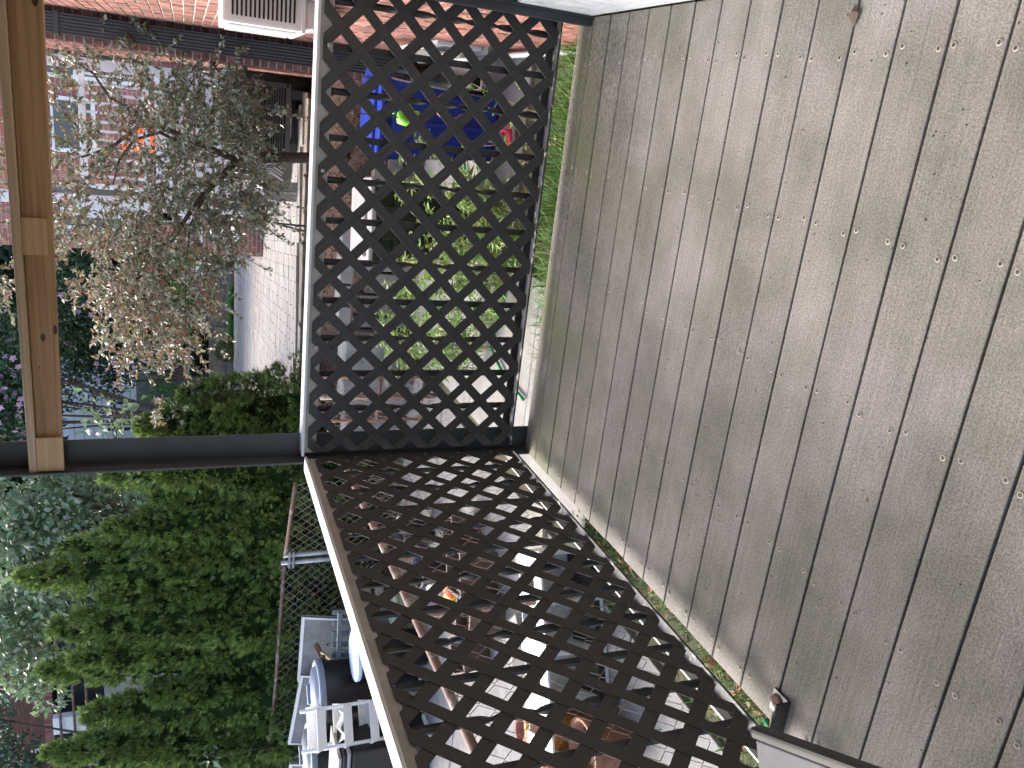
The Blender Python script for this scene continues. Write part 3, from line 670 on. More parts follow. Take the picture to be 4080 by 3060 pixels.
# ================================================================== RETAINING WALLS
def rough_block(mbx, c, d, j=.18, seed=0):
    """angular stone: a box whose corners are pushed about"""
    rr = random.Random(seed); hx, hy, hz = d[0]/2, d[1]/2, d[2]/2; vs = []
    for z in (-1, 1):
        for y in (-1, 1):
            for x in (-1, 1): vs.append((c[0]+x*hx*(1-j*rr.random()), c[1]+y*hy*(1-j*rr.random()), c[2]+z*hz*(1-j*rr.random())))
    mbx.add(vs, [(0, 2, 3, 1), (4, 5, 7, 6), (0, 1, 5, 4), (2, 6, 7, 3), (0, 4, 6, 2), (1, 3, 7, 5)]); return mbx
rw = thing('retaining_wall', 'dry laid stone retaining wall under grey timber edging', 'wall', (.9, 4.5, GZ))
sd_ = 1
zc = GZ
for row, hh in enumerate((.20, .17)):
    x = .35-(.11 if row else 0)
    while x < 1.62:
        w = rnd.uniform(.20, .42); sd_ += 1
        rel(rough_block(MB(), (x+w/2, 4.5+rnd.uniform(-.02, .02), zc+hh/2), (w-.012, .26, hh-.01), .13, sd_), 'stone', M['rock'], rw, bevel=.018, seg=2)
        x += w
    zc += hh
x = .25
for k in range(4):
    w = (.36, .33, .36, .30)[k]
    rel(MB().box((x+w/2, 4.46, zc+.055), (w-.012, .17, .10), Matrix.Rotation(R(rnd.uniform(-2, 2)), 3, 'Y')), 'timber', M['timber'], rw, bevel=.008); x += w+.0
cb = thing('block_wall', 'retaining wall of old concrete blocks and stone posts behind the black bin', 'wall', (-.2, 4.5, GZ))
x = -.62; k = 0
while x < .25:
    w = rnd.choice((.12, .17, .22)); h_ = rnd.uniform(.50, .62); sd_ += 1
    rel(rough_block(MB(), (x+w/2, 4.5+rnd.uniform(-.03, .03), GZ+h_/2), (w-.02, .24, h_), .1, sd_), 'block', (M['pale'], M['timber'], M['rock'])[k % 3], cb, bevel=.012); x += w; k += 1
x = -.62
while x < .25:
    w = rnd.uniform(.2, .3); rel(rough_block(MB(), (x+w/2, 4.52, GZ+.68), (w-.015, .28, .13), .1, sd_+int(x*100)), 'coping', M['pale'], cb, bevel=.01); x += w
bw = thing('boulder_wall', 'large smooth grey boulders left of the block wall', 'wall', (-1.2, 4.4, GZ))
for (x0, w, h_) in ((-1.05, .40, .74), (-1.48, .42, .72), (-1.9, .4, .66)):
    sd_ += 1; rel(rough_block(MB(), (x0+w/2, 4.4, GZ+h_/2), (w-.015, .35, h_), .12, sd_), 'boulder', M['rockgrey'], bw, bevel=.05, seg=3)
rel(rough_block(MB(), (-.9, 4.18, GZ+.16), (.5, .26, .30), .2, 77), 'boulder', M['rock'], bw, bevel=.04, seg=3)
# dark ledge kerb in front of the pavers
kb = thing('stone_kerb', 'dark rough concrete kerb edging the paved terrace', 'kerb', (-.3, 6.1, 0))
x = -1.85
for k in range(4):
    w = (.8, .95, .75, .82)[k]; sd_ += 1
    rel(rough_block(MB(), (x+w/2, 6.12, .12), (w-.02, .22, .34), .06, sd_), 'kerb_block', M['rock'] if k else M['rockgrey'], kb, bevel=.012); x += w
tri = at(1090, 890, Y=5.9)
tp = thing('iron_easel', 'small black iron prop standing at the terrace kerb', 'prop', (tri.x, 5.9, .0))
MB().tube([(0, 0, tri.z), (-.03, .0, -.35)], .011, 8).build('leg', M['iron'], tp); MB().tube([(0, 0, tri.z), (-.20, .03, -.35)], .011, 8).build('leg', M['iron'], tp)

# paved terrace
mb = MB(); ang = R(9.3); ca, sa = math.cos(ang), math.sin(ang)
terr = [(-2.6, 6.2), (1.5, 6.2), (1.5, 20.5), (-7.2, 20.5)]
mb.prism([(x, y, -.2) for x, y in terr], (0, 0, PZ-.03+.2)); base = tag(mb.build('paved_terrace', M['joint']), kind='structure')
pv = MB()
def inside(x, y):
    return 6.24 < y < 20.4 and x < 1.45 and x > -2.55-(y-6.2)*.32
for i in range(-30, 45):
    for j in range(0, 110):
        u_ = i*.305+(.15 if j % 2 else 0); v_ = 5.2+j*.2
        cs = []
        for du, dv in ((.004, .004), (.301, .004), (.301, .196), (.004, .196)):
            a, b = u_+du, v_+dv; cs.append((a*ca-b*sa+1.2, a*sa+b*ca))
        if not all(inside(*q) for q in cs): continue
        z = PZ+rnd.uniform(-.003, .003)
        pv.add([(q[0], q[1], z) for q in cs]+[(q[0], q[1], z-.028) for q in cs], [(0, 1, 2, 3), (0, 4, 5, 1), (1, 5, 6, 2), (2, 6, 7, 3), (3, 7, 4, 0)])
tag(pv.build('pavers', M['paver'], base), kind='stuff')
bo = at(1080, 760, Y=6.6)
pl = thing('upright_panel', 'pale grey upright panel at the corner of the paved terrace', 'panel', (bo.x, 6.6, PZ))  # pale upright panel, real use unknown
MB().bb((-.11, -.02, .0), (.11, .02, .36)).build('board', M['pale'], pl, bevel=.006); MB().bb((-.02, -.03, 0), (.0, -.02, .36)).build('batten', M['alu'], pl)

# far stone planter
plt = thing('stone_planter', 'long low ledgestone planter wall beyond the paved terrace', 'planter', (-3.4, 20.6, PZ))
def planter_run(x0, x1, y, h, dz):
    b = MB(); rows = 6; 
    for r_ in range(rows):
        x = x0-rnd.random()*.2
        while x < x1:
            w = rnd.uniform(.18, .42); b.bb((max(x, x0), y-rnd.uniform(.0, .022), PZ+dz+r_*h/rows), (min(x+w, x1)-.008, y+.2, PZ+dz+(r_+1)*h/rows-.008)); x += w
    rel(MB().bb((x0, y+.012, PZ-.3), (x1, y+.3, PZ+dz+h)), 'core', M['rock'], plt)
    o = rel(b, 'stones', M['stone'], plt); o['kind'] = 'stuff'
    c = MB(); x = x0
    while x < x1: w = .45; c.bb((x, y-.04, PZ+dz+h+.002), (min(x+w, x1)-.01, y+.3, PZ+dz+h+.075)); x += w
    o = rel(c, 'coping_stones', M['stone'], plt); o['kind'] = 'stuff'
PA = at(890, 760, Y=20.6).x; PB = at(890, 1300, Y=20.6).x; PC = at(890, 1660, Y=20.6).x
planter_run(PB, PA+.8, 20.6, .50, .10); planter_run(PC, PB-.01, 20.5, .50, .06)
tag(MB().bb((PC-.2, 20.15, PZ-.2), (PA+.8, 20.55, PZ+.11)).build('concrete_footing', M['concrete']), kind='structure')
n = 1500; xs = nr.uniform(PC, PA+.8, n); P = np.stack([xs, 19.95+nr.random(n)*.22, np.full(n, PZ+.01)], 1); T = nr.normal(0, 1, (n, 3)); T[:, 2] *= .3
tag(leaf_mesh('bark_mulch', P, T, nr.uniform(.04, .10, n), M['chips'], None, .4, 0, .1), kind='stuff')
n = 900; xs = nr.choice([at(900, y, Y=20).x for y in (1180, 1230, 1260, 1330, 1370)], n)+nr.normal(0, .16, n)
P = np.stack([xs, 20.0+nr.normal(0, .06, n), PZ+.03+nr.random(n)*.1], 1)
tag(leaf_mesh('ground_cover', P, nr.normal(0, 1, (n, 3))+np.array([0, 0, .5]), nr.uniform(.05, .10, n), M['lf_fern'], None, .6), kind='stuff')
def ball_shrub(label, loc, r):
    t = thing('ball_shrub', label, 'shrub', loc, group=None)
    n = 1500; d = unit(nr.normal(0, 1, (n, 3))); rr = r*nr.uniform(.65, 1.0, (n, 1)); P = d*rr*np.array([1, 1, .85])+np.array([0, 0, r*.8])
    f = leaf_mesh('foliage', P, d+nr.normal(0, .4, (n, 3)), nr.uniform(.05, .11, n), leafmat('yew', [(.05, .075, .012), (.09, .12, .02), (.13, .15, .035)], .6, .1), t, .22); f['kind'] = 'stuff'
    MB().tube([(0, 0, -.02), (0, 0, r)], .03, 6).build('stem', M['bark'], t)
q = at(948, 1070, Z=PZ); ball_shrub('right one of two round clipped shrubs before the far stone planter', (q.x, 19.9, PZ), .30)
q = at(948, 1492, Z=PZ); ball_shrub('left one of two round clipped shrubs before the far stone planter', (q.x, 19.9, PZ), .29)
# bags of soil on the planter
for i, (y0, y1, z, lab) in enumerate(((985, 1120, 0, 'white soil bag at the right end of the pile on the far planter'), (1110, 1240, 0, 'white soil bag lying in the middle of the pile on the far planter'), (1190, 1285, .0, 'white soil bag with slumped end at the left of the pile on the far planter'), (1060, 1200, .14, 'white soil bag lying on top of the pile on the far planter'))):
    xa = at(810, y1, Y=20.6).x; xb = at(810, y0, Y=20.6).x; L_ = xb-xa
    b = MB(); vs = []; fs = []; nu, nv = 14, 10
    for a in range(nu+1):
        u_ = -1+2*a/nu; s_ = (1-abs(u_)**3.2)**.5
        for k in range(nv): w = 2*math.pi*k/nv; vs.append((u_*L_/2, math.cos(w)*.17*s_+rnd.uniform(-.012, .012), .085+math.sin(w)*(.085*s_+.006)+rnd.uniform(-.01, .01)))
    for a in range(nu):
        for k in range(nv): fs.append((a*nv+k, a*nv+(k+1) % nv, (a+1)*nv+(k+1) % nv, (a+1)*nv+k))
    b.add(vs, fs, 0, True); o = b.build('soil_bag', M['bag']); o.location = ((xa+xb)/2, 20.66+i*.03, PZ+.10+.50+.077+z); tag(o, lab, 'bag')

# ================================================================== NEIGHBOUR'S CONDENSERS AND PORCH (right, behind the plum)
def condenser(label, x, y, z, w=.74, h=.72, rz=0):
    t = thing('condenser_unit', label, 'condenser', (x, y, z), rz)
    MB().bb((-w/2+.02, -w/2+.02, .02), (w/2-.02, w/2-.02, h-.03)).build('core', M['dark'], t)
    f = MB()
    for sx in (-1, 1):
        for sy in (-1, 1): f.bb((sx*w/2-.025*sx-.025, sy*w/2-.025*sy-.025, 0), (sx*w/2-.025*sx+.025, sy*w/2-.025*sy+.025, h))
    f.bb((-w/2, -w/2, -.03), (w/2, w/2, .03)); f.bb((-w/2-.01, -w/2-.01, h-.05), (w/2+.01, w/2+.01, h)); f.build('frame', M['acmetal'], t, bevel=.006)
    s_ = MB()
    for i in range(22):
        zz = .05+i*(h-.12)/21; s_.bb((-w/2+.05, -w/2-.004, zz), (w/2-.05, -w/2+.012, zz+.012)); s_.bb((-w/2-.004, -w/2+.05, zz), (-w/2+.012, w/2-.05, zz+.012))
    for x_ in (-.12, .12): s_.bb((x_-.008, -w/2-.006, .03), (x_+.008, -w/2+.01, h-.05))
    s_.build('louvres', M['acmetal'], t)
    MB().lathe([(w*.42, h), (w*.42, h+.03), (w*.30, h+.045), (.001, h+.05)], 24).build('fan_guard', M['dark'], t)
    for sx in (-1, 1):
        for sy in (-1, 1): MB().bb((sx*w*.36-.05, sy*w*.36-.05, -.34), (sx*w*.36+.05, sy*w*.36+.05, -.031)).build('foot', M['acmetal'], t)
    return t
q = at(1165, 480, Y=6.5)
condenser('grey louvred condenser on short feet under the plum tree branches', 1.17, 7.0, .42, .80, .68)
# pebble-dash footing wall with cables
ft = thing('footing_wall', 'dark pebble-dash footing of the neighbouring house with cables', 'wall', (1.5, 6.6, 0))
rel(MB().bb((1.28, 7.5, -.2), (1.66, 7.9, 1.15)), 'footing', M['rock'], ft, bevel=.02)
for k in range(5):
    pts = [(1.60-.03*k, 7.44, 1.3), (1.58-.05*k, 7.42, .9), (1.45-.08*k, 7.40, .62+.02*k), (1.30-.06*k, 7.42, .75)]
    rel(MB().tube(pts, .010, 6), 'cable', M['iron'] if k % 2 else M['alu'], ft)
fb2 = thing('footing_block', 'speckled footing block with coiled grey cables left of the condenser', 'wall', (.65, 7.2, 0))
rel(MB().bb((.42, 7.2, -.2), (.74, 7.6, 1.0)), 'footing', M['rock'], fb2, bevel=.02)
for k in range(7):
    x = .68-.028*k; rel(MB().tube([(x, 7.17, .95), (x-.02, 7.14, .72), (x+.03, 7.12, .55), (x-.05, 7.14, .40+.02*(k % 3))], .008, 6), 'cable', M['alu'], fb2)
q = at(1140, 605, Y=6.9)
rp = thing('rusty_pipe', 'rusty standing pipe beside the condenser', 'pipe', (q.x, 6.9, 0)); MB().tube([(0, 0, 0), (0, 0, q.z+.15)], .02, 8).build('pipe', M['rust'], rp)

porch = thing('white_porch', 'raised white porch with slatted railing behind the plum tree', 'porch', (1.0, 8.9, 1.9))
YP = 8.7
zt, zb = 2.70, 1.96
rel(MB().bb((-.35, YP-.02, zb-.30), (1.60, YP+2.2, zb-.10)), 'floor', M['white'], porch, bevel=.01)
rel(MB().bb((-.02, YP-.035, zt-.04), (1.60, YP+.035, zt+.04)), 'top_rail', M['white'], porch, bevel=.008)
rel(MB().bb((-.02, YP-.03, zb-.03), (1.60, YP+.03, zb+.04)), 'bottom_rail', M['white'], porch, bevel=.008)
bal = MB().bb((-.017, -.017, 0), (.017, .017, zt-zb-.06)).mesh('baluster', M['white'])
for i in range(14): put('baluster', bal, porch, Vector((.06+i*.113, YP, zb+.03))-porch.location)
rel(MB().bb((1.46, YP-.10, 1.6), (1.60, YP+.04, 4.1)), 'post', M['white'], porch, bevel=.006)
rel(MB().bb((-.22, YP-.06, .5), (-.08, YP+.08, 4.1)), 'post', M['white'], porch, bevel=.006)
rel(MB().bb((-.36, YP-.02, zb-.6), (-.23, YP+.04, zt+.3)), 'stair_panel', M['white'], porch, bevel=.006)
for k in range(6): rel(MB().bb((-.62, YP-.02+k*.02, zb-.35-.0*k-.16*k), (-.37, YP+.25+k*.25, zb-.31-.16*k)), 'step', M['white'], porch)
lsx = MB()
for k in range(12): lsx.bb((-.06, YP+.1, .2+k*.12), (1.58, YP+.115, .29+k*.12))
o = rel(lsx, 'skirt_slats', M['white'], porch); o['kind'] = 'stuff'
nh = thing('row_house', 'brick row house behind the white porch', 'house', (1.0, 10.95, 1.0))
mb = MB().bb((-1.2, 10.95, GZ), (3.5, 13, 6.5)); 
def brick_tex(name, c1, c2, mc, sc):
    m, n, b, L = newmat(name); N = n.nodes
    geo = N.new('ShaderNodeNewGeometry'); sx = N.new('ShaderNodeSeparateXYZ'); L.new(geo.outputs['Position'], sx.inputs[0])
    ad = N.new('ShaderNodeMath'); ad.operation = 'SUBTRACT'; L.new(sx.outputs['X'], ad.inputs[0]); L.new(sx.outputs['Y'], ad.inputs[1])
    cx = N.new('ShaderNodeCombineXYZ'); L.new(ad.outputs[0], cx.inputs[0]); L.new(sx.outputs['Z'], cx.inputs[1])
    bt = N.new('ShaderNodeTexBrick'); bt.inputs['Scale'].default_value = 1; bt.inputs['Brick Width'].default_value = .205*sc; bt.inputs['Row Height'].default_value = .068*sc; bt.inputs['Mortar Size'].default_value = .006*sc
    bt.inputs['Color1'].default_value = (*c1, 1); bt.inputs['Color2'].default_value = (*c2, 1); bt.inputs['Mortar'].default_value = (*mc, 1); L.new(cx.outputs[0], bt.inputs['Vector'])
    nz = N.new('ShaderNodeTexNoise'); nz.inputs['Scale'].default_value = 1.3; nz.inputs['Detail'].default_value = 6; L.new(geo.outputs['Position'], nz.inputs['Vector'])
    mx = N.new('ShaderNodeMix'); mx.data_type = 'RGBA'; mx.blend_type = 'MULTIPLY'; mx.inputs[0].default_value = .6; L.new(bt.outputs[0], mx.inputs[6]); L.new(nz.outputs['Color'], mx.inputs[7])
    hs = N.new('ShaderNodeHueSaturation'); hs.inputs['Value'].default_value = 1.5; hs.inputs['Saturation'].default_value = .9; L.new(mx.outputs[2], hs.inputs['Color'])
    L.new(hs.outputs[0], b.inputs['Base Color']); b.inputs['Roughness'].default_value = .9
    bu = N.new('ShaderNodeBump'); bu.inputs['Strength'].default_value = .6; bu.inputs['Distance'].default_value = .01; bu.invert = True; L.new(bt.outputs['Fac'], bu.inputs['Height']); L.new(bu.outputs[0], b.inputs['Normal'])
    return m
M['brickfar'] = brick_tex('far_red_brick', (.26, .085, .055), (.33, .13, .085), (.38, .32, .28), 1)
M['brickbrown'] = brick_tex('far_brown_brick', (.17, .055, .03), (.11, .038, .026), (.055, .035, .028), 1.2)
rel(mb, 'wall', M['brickfar'], nh)
for (x0, x1, z0, z1) in ((-.9, -.2, 2.1, 3.9), (.25, 1.05, 2.75, 3.9), (1.3, 1.85, 2.0, 4.0)):
    w_ = rel(MB().bb((x0, 10.90, z0), (x1, 10.97, z1)), 'window', M['white'], nh, bevel=.008)
    MB().bb((x0+.06, 10.89, z0+.06), (x1-.06, 10.895, (z0+z1)/2-.02)).build('pane', M['glass'], w_); MB().bb((x0+.06, 10.89, (z0+z1)/2+.02), (x1-.06, 10.895, z1-.06)).build('pane', M['glass'], w_)
ch = thing('orange_chair', 'orange plastic chair back seen through the porch railing', 'chair', (.66, 9.1, zb-.1))
MB().bb((-.16, -.02, .05), (.16, .02, .42)).build('backrest', M['orange'], ch, bevel=.02); MB().bb((-.17, -.0, .0), (.17, .36, .04)).build('seat', M['orange'], ch, bevel=.01)
for sx in (-.15, .15): MB().bb((sx-.015, .3, -.1), (sx+.015, .34, 0)).build('leg', M['orange'], ch)
pa = thing('white_dog_ornament', 'white rounded object on the terrace under the plum tree', 'ornament', (.45, 7.4, .3))
b = MB(); b.lathe([(.001, .0), (.13, .02), (.16, .2), (.11, .42), (.05, .52), (.001, .54)], 16); b.build('body', M['whitepl'], pa)
MB().bb((-.05, -.16, .40), (.03, -.10, .47)).build('band', M['orange'], pa, bevel=.01)

# ================================================================== PLUM TREE
plum = thing('plum_tree', 'small plum tree with green and bronze leaves before the porch', 'tree', (.95, 5.2, 0))
tr = MB()
def limb(pts, r0, r1):
    k = len(pts); tr.tube(pts, [r0+(r1-r0)*i/(k-1) for i in range(k)], 8, False)
A = lambda x, y, Y: at(x, y, Y=Y)
base_p = Vector((.93, 5.15, .0))
limb([base_p, A(1060, 630, 5.1), A(980, 615, 5.0), A(945, 640, 5.0)], .055, .04)
limb([A(945, 640, 5.0), A(900, 690, 4.95), A(830, 760, 4.9), A(770, 830, 4.85), A(690, 960, 4.8), A(560, 1010, 4.8), A(470, 1060, 4.8)], .035, .008)
limb([A(945, 640, 5.0), A(760, 560, 5.0), A(640, 505, 5.1), A(560, 505, 5.1), A(450, 590, 5.1), A(330, 630, 5.15)], .032, .010)
limb([A(600, 505, 5.1), A(520, 440, 5.05), A(440, 390, 5.0), A(380, 300, 5.0), A(320, 260, 5.0)], .020, .006)
limb([A(780, 600, 5.0), A(640, 530, 4.8), A(540, 560, 4.8), A(480, 640, 4.8), A(455, 740, 4.8)], .018, .006)
limb([A(870, 720, 4.9), A(660, 760, 5.0), A(520, 1000, 5.1), A(500, 1150, 5.1)], .016, .005)
limb([A(830, 760, 4.9), A(760, 900, 4.7), A(740, 1100, 4.7), A(740, 1300, 4.7)], .014, .004)
limb([A(960, 620, 5.0), A(960, 480, 4.8), A(900, 330, 4.7), A(800, 180, 4.6)], .020, .005)
tr.build('trunk', M['bark'], plum).location = -plum.location
# leaf clusters: regions of the crown (density per region), each cluster is a twig with leaves
LP = {'lf_green': [], 'lf_bronze': [], 'lf_tip': []}; LT = {k: [] for k in LP}; LS = {k: [] for k in LP}
tw = MB()
def cluster(c, d, nl, tip, big):
    c = Vector(c); d = Vector(d).normalized(); L_ = rnd.uniform(.12, .34)
    pts = [c+d*L_*i/4+Vector((0, 0, -.04*(i/4)**2)) for i in range(5)]; tw.tube(pts, [.0035, .003, .0025, .002, .001], 4, False)
    for k in range(nl):
        t = rnd.random(); q = c+d*L_*t+Vector((0, 0, -.04*t*t)); a = Vector((rnd.gauss(0, 1), rnd.gauss(0, 1), rnd.gauss(0, .8))).normalized()
        dirv = (a+d*.5+Vector((0, 0, -.15))).normalized()
        key = 'lf_tip' if (rnd.random() < tip*(.4+t)) else ('lf_bronze' if rnd.random() < big else 'lf_green')
        LP[key].append(q); LT[key].append(dirv); LS[key].append(rnd.uniform(.028, .068)*(1.12 if key == 'lf_tip' else 1))
# (x0,x1,y0,y1, clusters, tip share, bronze share)
REG = [(560, 960, 150, 330, 70, .04, .15), (600, 985, 330, 520, 170, .04, .15), (650, 1000, 480, 640, 150, .04, .2), (640, 1060, 640, 780, 190, .05, .25), (560, 1040, 760, 900, 190, .08, .35),
       (190, 600, 160, 420, 95, .1, .5), (190, 640, 420, 640, 115, .14, .6), (190, 640, 620, 850, 165, .2, .65), (220, 620, 840, 1010, 135, .3, .7),
       (420, 960, 880, 1060, 210, .15, .5), (400, 860, 1040, 1220, 215, .32, .75), (430, 800, 1200, 1360, 185, .42, .85), (480, 760, 1340, 1450, 60, .5, .85), (600, 740, 1460, 1640, 9, .6, .8),
       (235, 430, 980, 1180, 24, .5, .85), (-250, 40, 560, 1320, 150, .3, .75), (40, 200, 300, 1250, 30, .3, .7), (840, 930, 1150, 1420, 9, .3, .7), (740, 900, 30, 160, 12, .15, .2), (960, 1120, 350, 470, 20, .2, .2), (980, 1110, 760, 870, 18, .05, .2), (860, 1040, 440, 560, 26, .12, .2)]
for (x0, x1, y0, y1, nc, tip, br_) in REG:
    for k in range(int(nc*.66)):
        q = at(rnd.uniform(x0, x1), rnd.uniform(y0, y1), Y=rnd.uniform(4.35, 5.6))
        d = (q-Vector((.75, 5.0, 1.4))); d.z *= .6; d = d.normalized()+Vector((rnd.gauss(0, .6), rnd.gauss(0, .6), rnd.gauss(0, .5)))
        cluster(q, d, rnd.randint(16, 36), tip, br_)
tw.build('twigs', M['twig'], plum).location = -plum.location
for k in LP:
    o = leaf_mesh('foliage', np.array([tuple(p) for p in LP[k]]), np.array([tuple(p) for p in LT[k]]), LS[k], M[k], plum, .46, .22, .2, nj=.9); o.location = -plum.location; o['kind'] = 'stuff'

# ================================================================== HEDGE OF ARBORVITAE
def cedar_mesh(name, H, Rr, lobes, n=5200, seed=1):
    """surface of upright tufts (each a bunch of flat sprays) over a darker filling"""
    g = np.random.default_rng(seed)
    lob = [(0, 0, H, Rr)]+[(Rr*.55*math.cos(a), Rr*.55*math.sin(a), H*h, Rr*r) for a, h, r in lobes]
    Ps = []; Ds = []; deps = []; tot = sum(q[2]*q[3] for q in lob); per = 13
    for (lx, ly, h, r) in lob:
        for (kk, inner) in ((int(n*(h*r)/tot/per), 0), (int(n*.22*(h*r)/tot), 1)):
            t = g.random(kk)**.8; z = .2+t*(h-.2); a = g.uniform(0, 6.283, kk)
            rad = r*np.clip(1.0*(1-t)**.8+.015, 0, 1)*np.where(t < .1, .8+t*2, 1)*(1+.14*np.sin(3*a+z*3.1+seed)+.10*np.sin(5*a-z*5.3))
            rr = rad*(g.uniform(.45, .8, kk) if inner else g.uniform(.80, 1.16, kk))
            c = np.stack([lx+rr*np.cos(a), ly+rr*np.sin(a), z], 1); d = np.stack([np.cos(a), np.sin(a), .55+.9*t], 1)
            if inner: Ps.append(c); Ds.append(d+g.normal(0, .5, (kk, 3))); deps.append(np.zeros(kk))
            else:
                c = np.repeat(c, per, 0); d = np.repeat(d, per, 0); q = g.normal(0, 1, (len(c), 3)); sc = np.repeat(g.uniform(.6, 1.25, kk)*(1-.45*t), per)[:, None]
                Ps.append(c+q*.034*sc*np.array([1, 1, 1.3])+unit(d)*np.abs(g.normal(0, .03, (len(c), 1)))); Ds.append(d+q*.45); deps.append(np.ones(len(c)))
    P = np.concatenate(Ps); D = unit(np.concatenate(Ds)); dep = np.concatenate(deps); k = len(P)
    # a spray: five narrow lobes fanned in one flat plane
    side = unit(np.cross(D, g.normal(0, 1, (k, 3)))); nn = np.cross(D, side); L = g.uniform(.05, .095, (k, 1)); V = []
    for i, (ang, ln, st) in enumerate(((-.85, .55, .25), (-.42, .75, .35), (0, 1, .2), (.42, .75, .3), (.85, .55, .2))):
        dd = D*math.cos(ang)+side*math.sin(ang)+nn*g.normal(0, .14, (k, 1)); ss = side*math.cos(ang)-D*math.sin(ang); b = P+D*L*st*.5
        w = L*.075
        V.append(np.stack([b, b+dd*L*ln*.5+ss*w, b+dd*L*ln, b+dd*L*ln*.5-ss*w], 1))
    V = np.stack(V, 1).reshape(-1, 3); m_ = 5*k
    F = (np.array([[0, 1, 2], [0, 2, 3]])[None]+4*np.arange(m_)[:, None, None]).reshape(-1, 3)
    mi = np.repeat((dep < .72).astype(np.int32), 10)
    me_o = bulk(name, V, F, [M['lf_cedar'], M['lf_cedar_shade']], None, mi); me = me_o.data; bpy.data.objects.remove(me_o)
    return me
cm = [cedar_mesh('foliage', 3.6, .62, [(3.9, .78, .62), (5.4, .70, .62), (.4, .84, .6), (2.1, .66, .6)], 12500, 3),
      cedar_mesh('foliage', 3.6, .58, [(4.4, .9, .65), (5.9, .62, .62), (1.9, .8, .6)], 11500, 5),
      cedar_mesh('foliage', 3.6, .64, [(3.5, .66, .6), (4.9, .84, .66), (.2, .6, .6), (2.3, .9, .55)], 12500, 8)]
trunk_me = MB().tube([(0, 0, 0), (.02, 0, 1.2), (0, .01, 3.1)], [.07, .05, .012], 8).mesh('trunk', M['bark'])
inner_me = MB().lathe([(.02, .3), (.33, .5), (.36, 1.0), (.28, 1.9), (.14, 2.8), (.02, 3.3)], 14).mesh('dark_core', M['lf_cedar_shade'])  # solid core coloured as the darkness inside the crown
HED = [(-2.05, 5.55, .72, 0, 'small green arborvitae low beside the terrace, right of the steel column'), (-2.45, 5.25, .80, 1, 'arborvitae just left of the steel column'), (-3.05, 5.15, .80, 2, 'short pointed arborvitae second left of the steel column'),
       (-3.62, 5.3, 1.03, 1, 'tall arborvitae in front of the pale-leaved tree, third from the steel column'), (-4.22, 5.2, .96, 0, 'arborvitae with twin tips in the middle of the hedge'), (-4.80, 5.3, 1.0, 2, 'broad arborvitae behind the first grey table panel'),
       (-5.32, 5.1, .88, 1, 'arborvitae with lower tip behind the black trash cans'), (-5.90, 5.25, 1.0, 0, 'ragged arborvitae before the brown house porch'), (-6.6, 5.2, .93, 2, 'last arborvitae at the left edge'), (-7.3, 5.3, .9, 0, 'arborvitae beyond the left edge of the hedge')]
for i, (x, y, s_, k, lab) in enumerate(HED):
    t = thing('arborvitae', lab, 'tree', (x, y, GZ), R(37*i), 'arborvitae of the hedge')
    t.scale = (1.0+.06*math.sin(i*2.2), 1.0, s_)
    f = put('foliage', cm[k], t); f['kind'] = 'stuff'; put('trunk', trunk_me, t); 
    f2 = put('dark_core', inner_me, t)

# ================================================================== CHAIN LINK FENCES
def chain_link(root, p0, p1, z0, z1, cell=.054, r=.0016):
    p0 = Vector(p0); p1 = Vector(p1); d = (p1-p0); Ln = d.length; d.normalize(); nn = Vector((-d.y, d.x, 0)); m_ = MB(); H = z1-z0
    k = int(Ln/cell)+1; st = int(H/(cell))
    cu = []
    for i in range(k):
        a0 = i*cell; pts = []
        for j in range(st+1):
            sg = 1 if (j+i) % 2 else -1; x = a0+sg*cell/2; off = .004*sg
            pts.append(p0+d*min(max(x, 0), Ln)+nn*off+Vector((0, 0, z0+j*H/st)))
        cu.append(pts)
    # wires as crossed strips with real thickness (three-sided tubes)
    V = []; F = []; b = 0
    for pts in cu:
        for j in range(len(pts)-1):
            A_, B_ = pts[j], pts[j+1]; t = (B_-A_).normalized(); e = t.cross(nn).normalized(); q = nn
            for P_ in (A_, B_):
                for w in (0, 2.094, 4.189): V.append(tuple(P_+(e*math.cos(w)+q*math.sin(w))*r))
            for w in range(3): F.append((b+w, b+(w+1) % 3, b+3+(w+1) % 3, b+3+w))
            b += 6
    return V, F
def fence_part(root, args, r=.0016):
    V, F = chain_link(root, *args, r=r); o = bulk('wire_mesh', np.array(V), np.array(F), M['wire'], root, smooth=True)
    o.location = -root.location; o['kind'] = 'stuff'; return o
fl = thing('chain_link_fence', 'low chain link fence with rusty brown top pipe behind the left lattice', 'fence', (-.9, 0, GZ))
XF = -.9
fence_part(fl, ((XF, -3.3, 0), (XF, 3.3, 0), GZ+.05, .455), .0021)
rel(MB().tube([(XF, -3.3, .435), (XF, -.84, .442), (XF, .5, .458), (XF, 1.9, .492), (XF, 3.3, .495)], .0215, 12), 'top_rail', M['rust'], fl)
for y in (3.3, .1, -2.6): rel(MB().tube([(XF-.03, y, GZ), (XF-.03, y, .47)], .024, 10), 'post', M['rust'], fl)
tie = MB()
for k in range(16):
    y = -3.1+k*.4; z = .44+.018*max(0, y)*.9; tie.tube([(XF+.026*math.cos(w), y+.002*w, z+.026*math.sin(w)) for w in [i*.785 for i in range(9)]], .0018, 5)
rel(tie, 'wire_ties', M['wire'], fl)
